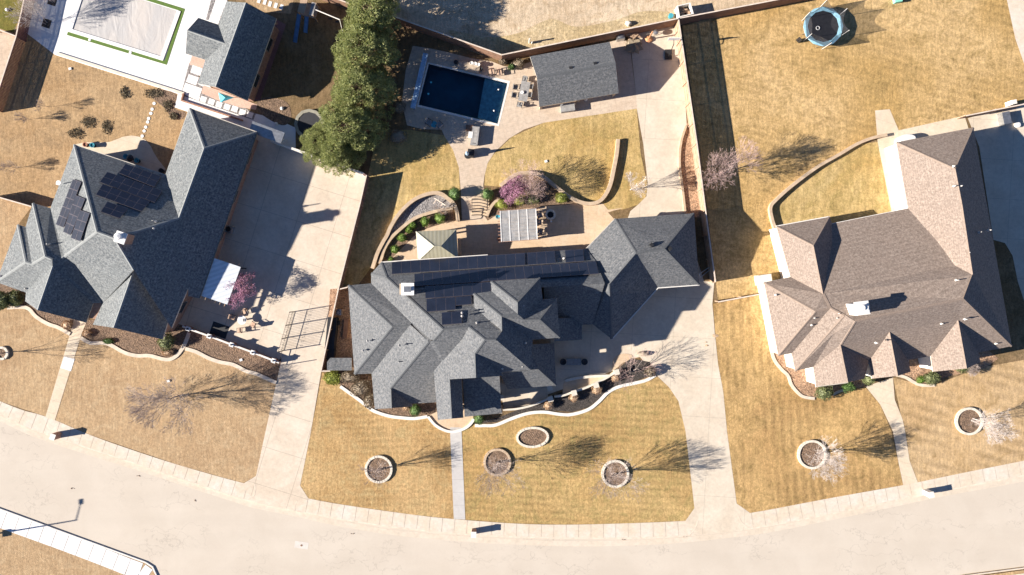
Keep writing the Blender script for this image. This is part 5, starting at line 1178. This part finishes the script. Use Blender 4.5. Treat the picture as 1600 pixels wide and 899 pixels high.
# ------------------------------------------------------------------ trampolines
def trampoline(px,py,r,h,pad,label,net=True):
    t=empty('trampoline',W(px,py),label,'trampoline'); o=W(px,py); b=MB(); b.lathe(o+Vector((0,0,h)),[(r*.80,0),(r*.4,-.03),(.0,-.05)],40)
    b.f=b.f; b.build('jumping_mat',M['tramp'],t)
    n=12; b=MB(); pts=[o.to_2d()+Vector((math.cos(2*PI*i/n),math.sin(2*PI*i/n)))*r*.9 for i in range(n)]; band(b,pts,r*.20,h-.02,h+.05,True); b.build('pad',M[pad],t)
    b=MB(); b.torus(o+Vector((0,0,h-.04)),r*.98,.03,36,6); b.build('frame',M['steel'],t)
    for i in range(6):
        a=2*PI*i/6+.3; q=o+Vector((math.cos(a),math.sin(a),0))*r*.97; b=MB(); b.tube(q+Vector((0,0,h)),q,.025); b.build('leg',M['steel'],t)
    if net:
        N_=6; tops=[]
        for i in range(N_):
            a=2*PI*i/N_+.62; q=o+Vector((math.cos(a),math.sin(a),0))*r*1.02; tp_=q+Vector((math.cos(a)*.12,math.sin(a)*.12,2.55)); tops.append((q,tp_,a))
            b=MB(); b.tube(q,tp_,.028,n=6); b.build('net_pole',M['white'],t)
        b=MB()
        for i in range(N_):
            q0,t0,a0=tops[i]; q1,t1,a1=tops[(i+1)%N_]; K=6; vs=[]
            for k_ in range(K+1):
                s=k_/K; lo=q0.lerp(q1,s); hi=t0.lerp(t1,s); sag=4*s*(1-s); hi=hi+(o.to_3d()+Vector((0,0,hi.z))-hi)*.16*sag-Vector((0,0,.45*sag)); lo=Vector((lo.x,lo.y,h)); vs+=[lo,hi]
            b.add(vs,[(2*k_,2*k_+2,2*k_+3,2*k_+1) for k_ in range(K)])
        b.build('net',M['net'],t)
        b=MB(); b.box((o.x-r*1.15,o.y-r*.62,0),(.06,.5,1.0),.7); b.box((o.x-r*1.15,o.y-r*.62,.4),(.3,.06,.04),.7); b.build('ladder',M['black'],t)
    return t
trampoline(1281,46,2.3,.9,'tramp_blue','round trampoline with light blue pad and safety net on the right back lawn')
b=MB(); b.torus(W(1278,44,.96),.2,.045,20,8); tag(b.build('ring_toy',M['white']),'small white ring lying on the blue trampoline','ring toy')
trampoline(484.5,195,1.75,.35,'tramp_grey','round trampoline with beige pad in the shade beside the pines',False)
b=MB(); pp=W(1400,2); b.box((pp.x,pp.y,0),(.8,.6,.55),.15); b.box((pp.x,pp.y,.55),(.84,.64,.05),.15); tag(b.build('utility_box',simple('mint_box',(.25,.62,.48),.6)),'mint green utility box at the top edge of the right back lawn','utility box')
b=MB(); pp=W(1409,1); b.box((pp.x,pp.y,0),(.35,.3,.35)); tag(b.build('utility_box',M['black']),'small dark box right of the mint green utility box','utility box')
# ------------------------------------------------------------------ furniture
def chair(px,py,rz,label,mat='cushion_tan',fr='black',s=1.0,group=None,name='chair'):
    t=empty(name,W(px,py),label,'chair',group); o=Matrix.Translation(W(px,py))@Matrix.Rotation(rz,4,'Z')@Matrix.Scale(s,4)
    b=MB(); b.box((0,0,.36),(.56,.54,.1),0,o); b.build('seat',M[mat],t)
    b=MB(); b.box((-.27,0,.42),(.09,.54,.48),0,o); b.build('backrest',M[mat],t)
    for y in (-.3,.3):
        b=MB(); b.tube(o@Vector((-.3,y,.62)),o@Vector((.27,y,.62)),.03); b.build('armrest',M[fr],t)
        for x in (-.27,.25): b=MB(); b.tube(o@Vector((x,y,0)),o@Vector((x,y,.62)),.022); b.build('leg',M[fr],t)
    return t
def table(px,py,label,r=None,d=None,rz=0,mat='cushion',h=.73,group=None):
    t=empty('table',W(px,py),label,'table',group); p=W(px,py); b=MB()
    if r: b.lathe(p+Vector((0,0,h-.04)),[(r,0),(r,.04),(0,.045)],32)
    else: b.box((p.x,p.y,h-.04),(d[0],d[1],.045),rz)
    b.build('tabletop',M[mat],t)
    L=[(0,0)] if r else [(sx*d[0]*.42,sy*d[1]*.42) for sx in(-1,1) for sy in(-1,1)]
    for x,y in L:
        q=Matrix.Translation(p)@Matrix.Rotation(rz,4,'Z')@Vector((x,y,0)); b=MB(); b.tube(q,q+Vector((0,0,h-.04)),.04 if not r else .1); b.build('leg',M['black'],t)
    return t
gd='dining chairs on the left patio'
table(381.5,500,'round white pedestal table on the left patio',r=.52,mat='white')
b=MB(); pp=W(381,500.5,.73); b.box((pp.x-.08,pp.y,.735),(.09,.34,.05)); b.box((pp.x+.08,pp.y,.735),(.09,.34,.05)); tag(b.build('place_holders',M['cushion']),'two small grey bars lying on the round white table','tray')
chair(385.5,486.5,-1.2,'tan cushioned chair above the round white table in the sun',group=gd)
chair(365.5,495.5,-.3,'tan cushioned chair in shade left of the round white table',group=gd)
chair(397.5,507,2.6,'tan cushioned chair right of the round white table in the sun',group=gd)
chair(377,516,1.6,'tan cushioned chair below the round white table',group=gd)
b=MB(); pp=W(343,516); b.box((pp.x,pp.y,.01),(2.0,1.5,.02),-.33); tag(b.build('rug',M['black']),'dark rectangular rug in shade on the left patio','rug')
AC=empty('air_conditioner',W(361,359),'square grey air conditioning unit right of the weathered grey house','air conditioner'); pp=W(361,359)
b=MB(); b.box((pp.x,pp.y,0),(.85,.85,.85),-.33); b.build('cabinet',M['steel'],AC); b=MB(); b.torus((pp.x,pp.y,.87),.28,.03); b.lathe((pp.x,pp.y,.855),[(.26,0),(0,.005)],20); b.build('fan_grille',M['black'],AC)
AC=empty('air_conditioner',W(531,488),'square grey air conditioning unit in the narrow side yard','air conditioner'); pp=W(531,488)
b=MB(); b.box((pp.x,pp.y,0),(.65,.65,.8)); b.build('cabinet',M['steel'],AC); b=MB(); b.torus((pp.x,pp.y,.82),.22,.03); b.build('fan_grille',M['black'],AC)
for i,(x,y,w_,d_,h_) in enumerate(((521,520,1.0,3.6,1.2),(529,504,.5,.5,.7),(519,550,.9,1.6,.8),(541,513,.5,2.2,.3))):
    b=MB(); pp=W(x,y); b.box((pp.x,pp.y,0),(w_,d_,h_),-.1); b.box((pp.x,pp.y,h_),(w_*1.05,d_*1.03,.04),-.1); tag(b.build('storage_box',M['black' if i!=3 else 'wood']),['long dark covered storage box in the side yard','small dark bin at the top of the side yard','dark storage box near the shed roof','low brown plank stack beside the slate-roofed house'][i],'storage box')
# pots with teal rims
for x,y,lb,m_ in ((137,227.5,'brown pot at the left end of the small back patio','terracotta'),(148,228.5,'teal pot in the sun on the small back patio','teal'),(200,246,'left teal pot in the house shadow on the small back patio','teal'),(217,252,'right teal pot in the house shadow on the small back patio','teal'),(255,268,'dark pot in the inner roof corner by the small back patio','black')):
    t=empty('plant_pot',W(x,y),lb,'pot'); b=MB(); b.lathe(W(x,y),[(.18,0),(.28,.5),(.29,.55),(.22,.55),(.2,.45)],20); b.build('pot_body',M[m_],t); b=MB(); b.lathe(W(x,y,.45),[(.21,0),(0,.03)],16); b.build('soil',M['mulch_dark'],t)
b=MB(); pp=W(208.5,249); b.lathe(pp,[(.1,0),(.1,.6),(.38,.7),(.40,.78),(.2,.9),(0,.92)],20); tag(b.build('fire_bowl',M['black']),'round black fire bowl between two teal pots','fire bowl')
US=empty('shade_sail',W(353,152),'small turquoise triangular umbrella beside the pool house','sun umbrella')
b=MB(); c_=W(352,153,2.0); A1,A2,A3=W(341,144.5,1.75),W(366,152.8,1.75),W(344.5,160.5,1.75); c_.z=2.05; b.add([A1,A2,A3,c_],[(0,1,3),(1,2,3),(2,0,3)]); b.build('cloth',M['turquoise'],US); b=MB(); b.tube(W(352,153),c_,.03); b.build('pole',M['white'],US)
# pool side sets
table(819,145.5,'dark rectangular dining table left of the cabana',d=(1.05,2.3),rz=-.18,mat='cushion')
b=MB(); b.lathe(W(816,145,.73),[(.16,0),(.2,.16),(.12,.18),(0,.1)],16); tag(b.build('bowl',M['white']),'round white bowl on the dark rectangular dining table','bowl')
for i,(x,y,r_) in enumerate(((805.5,138,0),(803.5,150.5,0),(820,126,-1.6),(812,165,1.5),(829,137,3.1),(827,150,3.1))):
    chair(x,y,r_-.18,['upper left chair','lower left chair','chair at the top end','chair at the bottom end','upper right chair','lower right chair'][i]+' of the dark dining table by the cabana','cushion','black',.95,'chairs around the dark dining table')
for i,(x,y,r_) in enumerate(((671,193,-.6),(687,197,2.4))): chair(x,y,r_,('left','right')[i]+' grey lounge chair in shade below the pool','cushion','black',1.15,'lounge chairs below the pool')
table(679,196,'small round dark table between two lounge chairs below the pool',r=.38,mat='teal',h=.45)
for i,(x,y) in enumerate(((768,114),(780,115.5))):
    chair(x,y,-1.4,('left','right')[i]+' round tan lounge chair at the far right corner of the pool','cushion_tan','black',1.1,'round chairs at the pool corner')
SF=empty('sofa',W(741,212),'long grey outdoor sofa standing between pool and curved path','sofa'); o=Matrix.Translation(W(742,214))@Matrix.Rotation(-.12,4,'Z')
for nm,bx in (('seat',((0,0,.15),(.8,2.1,.28))),('backrest',((.38,0,.15),(.18,2.1,.65))),('armrest',((0,1.0,.15),(.8,.16,.45))),('armrest',((0,-1.0,.15),(.8,.16,.45)))):
    b=MB(); b.box(*bx,0,o); b.build(nm,M['cushion'],SF)
for x in (-.3,.3):
    for y in (-.9,.9): b=MB(); b.tube(o@Vector((x,y,0)),o@Vector((x,y,.16)),.03); b.build('leg',M['black'],SF)
b=MB(); pp=W(735.5,212); b.box((pp.x,pp.y,.3),(.5,.72,.16),-.1); b.box((pp.x,pp.y,0),(.4,.6,.3),-.1); tag(b.build('side_table',M['white']),'white box table in front of the grey outdoor sofa','side table')
b=MB(); pp=W(734,201); b.box((pp.x,pp.y,0),(.9,.6,.4),-.1); tag(b.build('ottoman',M['wood']),'brown ottoman at the upper end of the grey outdoor sofa','ottoman')
UM=empty('patio_umbrella',W(731,243),'closed light blue patio umbrella standing below the grey sofa','patio umbrella'); pp=W(731,243)
b=MB(); b.tube(pp,pp+Vector((0,0,2.5)),.03); b.build('pole',M['white'],UM); b=MB(); b.lathe(pp+Vector((0,0,.9)),[(.20,0),(.22,.2),(.13,.9),(.06,1.5),(.02,1.6)],10); b.build('canopy',M['lightblue'],UM); b=MB(); b.lathe(pp,[(.42,0),(.40,.1),(.06,.14)],20); b.build('base',M['black'],UM)
b=MB(); pp=W(736,241); b.box((pp.x,pp.y,0),(.7,.9,.8),-.1); b.lathe((pp.x,pp.y,.8),[(.3,0),(.28,.15),(0,.25)],14,1,1.2); tag(b.build('barbecue',M['black']),'black covered barbecue right of the closed blue umbrella','barbecue')
FP=empty('fire_pit',W(860,336),'round grey fire pit right of the pergola','fire pit'); b=MB(); b.lathe(W(860,336),[(.62,0),(.62,.45),(.40,.45),(.38,.1),(0,.08)],30); b.build('stone_rim',M['limestone'],FP); b=MB(); b.lathe(W(860,336,.1),[(.36,0),(0,.04)],20); b.build('ash',M['black'],FP)
b=MB(); b.lathe(W(861,346.5),[(.1,0),(.13,.3),(0,.32)],10); tag(b.build('propane_tank',M['white']),'small pale tank just below the round fire pit','tank')
for i,(x,y,r_) in enumerate(((843,337,.3),(842,348,0),(844,362,-.2))): chair(x,y,r_,['upper','middle','lower'][i]+' patio chair at the right edge of the pergola','cushion','black',1.05,'chairs at the pergola edge')
for x,y,lb in ((780,374,'terracotta pot at the lower left foot of the pergola'),(778,339.5,'small green glazed pot at the upper left foot of the pergola')):
    b=MB(); b.lathe(W(x,y),[(.16,0),(.25,.38),(.26,.42),(.2,.42),(.17,.34),(0,.34)],18); tag(b.build('pot',M['terracotta' if 'terra' in lb else 'teal']),lb,'pot')
b=MB(); pp=W(886,171,.0); b.box((pp.x,pp.y,0),(1.55,.8,.85),.13); b.box((pp.x,pp.y,.85),(1.65,.9,.06),.13); tag(b.build('kitchen_island',M['cushion']),'grey outdoor kitchen counter just below the cabana eave','counter')
b=MB(); b.lathe(W(915,156,.0),[(.2,0),(.22,.6),(.15,.75),(0,.78)],14); tag(b.build('urn',M['kerb_white']),'white urn under the cabana eave right of the kitchen counter','urn')
# court bench with urns
BN=empty('bench',W(896,565),'dark bench with round urns at both ends in the shaded front court','bench'); pp=W(896,565); b=MB(); b.box((pp.x,pp.y,.35),(1.7,.75,.12)); b.build('seat',M['cushion'],BN)
for x in (-.7,.7):
    b=MB(); b.box((pp.x+x,pp.y,0),(.12,.7,.35)); b.build('leg',M['black'],BN)
for i,x in enumerate((-1.25,1.25)):
    b=MB(); b.lathe(pp+Vector((x,0,0)),[(.2,0),(.36,.4),(.38,.5),(.28,.5),(.0,.4)],20); tag(b.build('urn',M['black']),('left','right')[i]+' dark round urn at the end of the front court bench','urn')
# terrace walls and piers
def lowwall(pts,w,h,mat,label,sm=True): return edging(pts,w,h,mat,label,sm,'low wall','terrace_wall')
lowwall([(866,619),(880,617),(897,611),(915,605),(932,597),(948,589),(962,580)],.22,.6,'limestone','curved low stone wall between the front court and the dark mulch bed')
lowwall([(858,621),(845,627),(825,634),(805,638),(786,639)],.22,.7,'limestone','curved low stone wall in front of the shaded porch')
lowwall([(883,595),(900,591),(925,588),(952,587)],.3,.3,'limestone','pale low ledge at the shadow edge of the front court')
for i,(x,y) in enumerate(((859.5,622),(896,612.5),(930,600.5),(962,580.5),(858.5,605),(783,620))):
    b=MB(); pp=W(x,y); b.box((pp.x,pp.y,0),(.5,.5,.85),.25); b.box((pp.x,pp.y,.85),(.62,.62,.08),.25); tag(b.build('stone_pier',M['limestone']),['square pale pier above the leftmost tan grass mound','square pale pier above the second tan grass mound','square pale pier above the third tan grass mound','square pale pier at the right end of the curved terrace wall','small pale pier at the eave corner of the shaded porch','pale pier between the porch roof and the shaded terrace'][i],'stone pier','pale piers of the terrace wall')
sheet('terrace',[(880,600),(884,594),(950,588),(962,578),(930,598),(897,611),(879,616)],.03,M['patio'])
sheet('terrace',[(783,614),(800,614),(830,611),(856,604),(856,622),(825,634),(787,638)],.03,M['drive_mid'])
sheet('patio',[(958,562),(966,555),(978,553),(988,556),(982,563),(972,568),(964,575),(957,578)],.03,M['patio'],True)  # paved patch standing in for a sunlit patch of ground
b=MB(); pp=W(1004,553); b.blob(pp+Vector((0,0,.25)),(.75,.3,.25),8,.2,2); tag(b.build('boulder',M['wall_tan']),'long grey boulder beside the driveway above the bare bushy tree','boulder')
shrub(1015,580,8,8,1.0,'dense brown round bush behind the bare bushy tree by the driveway','leaf_brown',leaf=.1)
# equipment corner top
b=MB(); pp=W(968,60); b.box((pp.x,pp.y,0),(.9,.8,.9),.15); b.lathe((pp.x,pp.y,.9),[(.3,0),(.3,.1),(0,.14)],16); tag(b.build('pool_pump',M['steel']),'pale metal pool equipment box behind the cabana corner','pool equipment')
b=MB(); rr=random.Random(4)
for i in range(26): o=W(989+rr.uniform(-7,7),58+rr.uniform(-3,3),.05); b.box((o.x,o.y,rr.uniform(0,.6)),(rr.uniform(.4,1.0),.12,.12),rr.uniform(-.5,.8))
tag(b.build('wood_pile',M['wood_light']),'heap of cut wood right of the pool equipment','wood pile')
b=MB(); b.blob(W(991,72,.2),(.9,.8,.3),3,.35,3,2.2); tag(b.build('brush_pile',M['leaf_brown']),'dark tangled brush heap below the cut wood','brush pile')
BK=empty('basketball_hoop',W(1044,86),'portable basketball hoop on the driveway below the alley fence','basketball hoop'); pp=W(1044,86)
b=MB(); b.box((pp.x,pp.y,0),(.8,1.15,.2)); b.build('base',M['black'],BK); b=MB(); b.tube(pp+Vector((0,-.3,.15)),pp+Vector((0,.25,2.9)),.05); b.tube(pp+Vector((0,.25,2.9)),pp+Vector((0,.75,2.95)),.04); b.build('pole',M['black'],BK)
b=MB(); b.box(tuple(pp+Vector((0,.78,2.65))),(1.3,.04,.85)); b.build('backboard',M['white'],BK); b=MB(); b.torus(pp+Vector((0,1.05,2.8)),.22,.015,18,6); b.build('rim',M['terracotta'],BK)
b=MB(); pp=W(1013,62); b.box((pp.x,pp.y,0),(.12,.12,2.6)); b.blob(pp+Vector((0,0,.15)),(.45,.4,.2),4,.2,2); tag(b.build('timber_post',simple('orange_post',(.55,.27,.13),.8)),'tall orange-brown timber post leaning by the alley fence','post')
KG=empty('kettle_grill',W(1023,54),'round kettle grill on legs near the alley fence','grill'); pp=W(1023,54); b=MB(); b.lathe(pp+Vector((0,0,.65)),[(.02,-.2),(.26,-.1),(.32,.05),(.26,.2),(.03,.28)],20); b.build('kettle',M['steel'],KG)
for k_ in range(3): a=k_*2.1; b=MB(); b.tube(pp+Vector((math.cos(a)*.3,math.sin(a)*.3,0)),pp+Vector((0,0,.55)),.02); b.build('leg',M['black'],KG)
DB=empty('dumpster',W(1070,20),'open waste container full of debris outside the alley fence corner','waste container'); 
c4=[(1058.5,10),(1078,5.5),(1083,22),(1061.5,27)]; cw4=[W(x,y,1.2).to_2d() for x,y in c4]; b=MB(); band(b,cw4,.1,0,1.3,True); b.build('side',M['kerb_white'],DB)
b=MB(); b.prism(cw4,.02,.5); b.build('floor',M['black'],DB); b=MB(); rr=random.Random(8)
cm=sum(cw4,Vector((0,0)))/4
for i in range(14): b.box((cm.x+rr.uniform(-.55,.55),cm.y+rr.uniform(-.5,.5),.5+rr.uniform(0,.4)),(rr.uniform(.3,.9),rr.uniform(.1,.5),.1),rr.uniform(0,3))
b.build('debris',M['wood_light'],DB)
for x,y,h_,lb in ((827,67,1.3,'short white utility post standing in the weeds above the cabana'),(831,68,.5,'grey utility stub beside the short white post')):
    b=MB(); b.tube(W(x,y),W(x,y)+Vector((0,0,h_)),.09); tag(b.build('utility_post',M['kerb_white' if 'white' in lb else 'steel']),lb,'utility post')
b=MB(); pp=W(981,38); b.blob(pp+Vector((0,0,.2)),(.4,.3,.3),6,.2,2); tag(b.build('rock',M['limestone']),'pale rock in the weeds by the alley fence','rock')
b=MB(); pp=W(1047,27); b.lathe(pp,[(.25,0),(.3,.5),(0,.52)],12); tag(b.build('bucket',M['teal']),'small teal bucket outside the fence left of the waste container','bucket')
# planter bed trellis
b=MB(); a1,a2=W(679,309.5,.6),W(696.5,321,.6); b.tube(a1,a2,.07); b.tube(a1.lerp(a2,.2),W(677,319,.5),.05); b.tube(a1.lerp(a2,.75),W(688,324,.5),.05); tag(b.build('fallen_trellis',M['wood_top']),'pale crossed wooden beams lying in the gravel bed','garden beams')
# playset
PS=empty('playset',W(487,22),'wooden play tower with two blue slides and a swing beam','playset')
b=MB(); o=Matrix.Translation(W(488,23))@Matrix.Rotation(-.25,4,'Z'); 
for x in(-.9,.9):
    for y in(-.7,.7): b.box((x,y,0),(.1,.1,2.2),0,o)
b.box((0,0,1.2),(1.9,1.5,.08),0,o); b.build('tower',M['wood_light'],PS)
b=MB(); b.box((-.5,0,2.2),(.8,1.6,.06),0,o); b.build('tower_roof',M['wood_light'],PS); b=MB(); b.box((.6,0,2.0),(.5,1.5,.06),0,o); b.build('tower_canopy',M['cushion'],PS)
for x,l_ in ((-1.0,3.0),(-.1,1.6)):
    b=MB(); a_=o@Vector((x,-.7,1.25)); c_=o@Vector((x-.1,-.7-l_,.1)); sd=(o.to_3x3()@Vector((1,0,0)))*.24; up_=Vector((0,0,.14))
    b.add([a_-sd,a_+sd,c_+sd,c_-sd,a_-sd+up_,a_+sd+up_,c_+sd+up_,c_-sd+up_],[(0,1,2,3),(0,3,7,4),(1,5,6,2)]); b.build('slide',M['blue_slide'],PS)
b=MB(); e0=o@Vector((1.0,0,2.1)); e1=W(531,31,2.1); b.tube(e0,e1,.06); b.tube(e1,W(536,52,0),.05); b.tube(e1,W(541,30,0),.05); b.build('swing_beam',M['kerb_white'],PS)
for f_ in (.4,.7):
    m_=e0.lerp(e1,f_); b=MB(); b.tube(m_,m_-Vector((0,0,1.5)),.01); b.tube(m_+Vector((.35,0,0)),m_+Vector((.35,0,-1.5)),.01); b.box((m_.x+.18,m_.y,m_.z-1.55),(.45,.2,.04)); b.build('swing',M['black'],PS)
for x,y,lb in ((441,170,'white ball-like lid in the mulch below the pool house'),(432,194,'pale round lid in the shade near the grey canopy'),(12,16,'small white lid on the green lawn in the top left corner')):
    b=MB(); b.lathe(W(x,y),[(.2,0),(.2,.18),(.1,.26),(0,.28)],14); tag(b.build('ground_lid',M['white']),lb,'utility lid')
for x,y,lb in ((853,252.5,'small white irrigation box on the middle back lawn'),(263.5,595.5,'tiny white utility lid on the left front lawn beside the large tree'),(110,108,'small pale cyan lid on the far-left back lawn'),(377,562.5,'white box lamp in the mulch below the low wall')):
    b=MB(); pp=W(x,y); b.box((pp.x,pp.y,0),(.32,.28,.12),.3); tag(b.build('irrigation_box',M['white']),lb,'irrigation box')
# shaded corner top right
b=MB(); pp=W(1565,187); b.box((pp.x,pp.y,0),(.9,1.4,.9),.2); tag(b.build('equipment_cabinet',M['steel']),'grey cabinet in the shade of the fence at the top right','cabinet')
b=MB(); pp=W(1588,196); b.lathe(pp,[(.3,0),(.32,.3),(0,.34)],16); tag(b.build('lawn_stool',M['white']),'round white stool on the sunlit concrete at the right edge','stool')
b=MB(); pp=W(1574,163.5); b.box((pp.x,pp.y,0),(.55,.5,1.2),.2); tag(b.build('stone_pier',M['wall_white']),'white stone pier at the fence at the top right corner','stone pier')
# leaning timber frame beside garage
b=MB(); b.tube(W(1093,428,.9),W(1108,418,.9),.05); b.tube(W(1094,434,.6),W(1110,421,.6),.05); b.tube(W(1093,428,.9),W(1094,434,.6),.04); b.tube(W(1108,418,.9),W(1110,421,.6),.04); b.tube(W(1093,428,0),W(1093,428,.9),.04); b.tube(W(1108,418,0),W(1108,418,.9),.04); tag(b.build('hand_truck',M['steel']),'grey metal frame leaning in the dark gap beside the garage','metal frame')
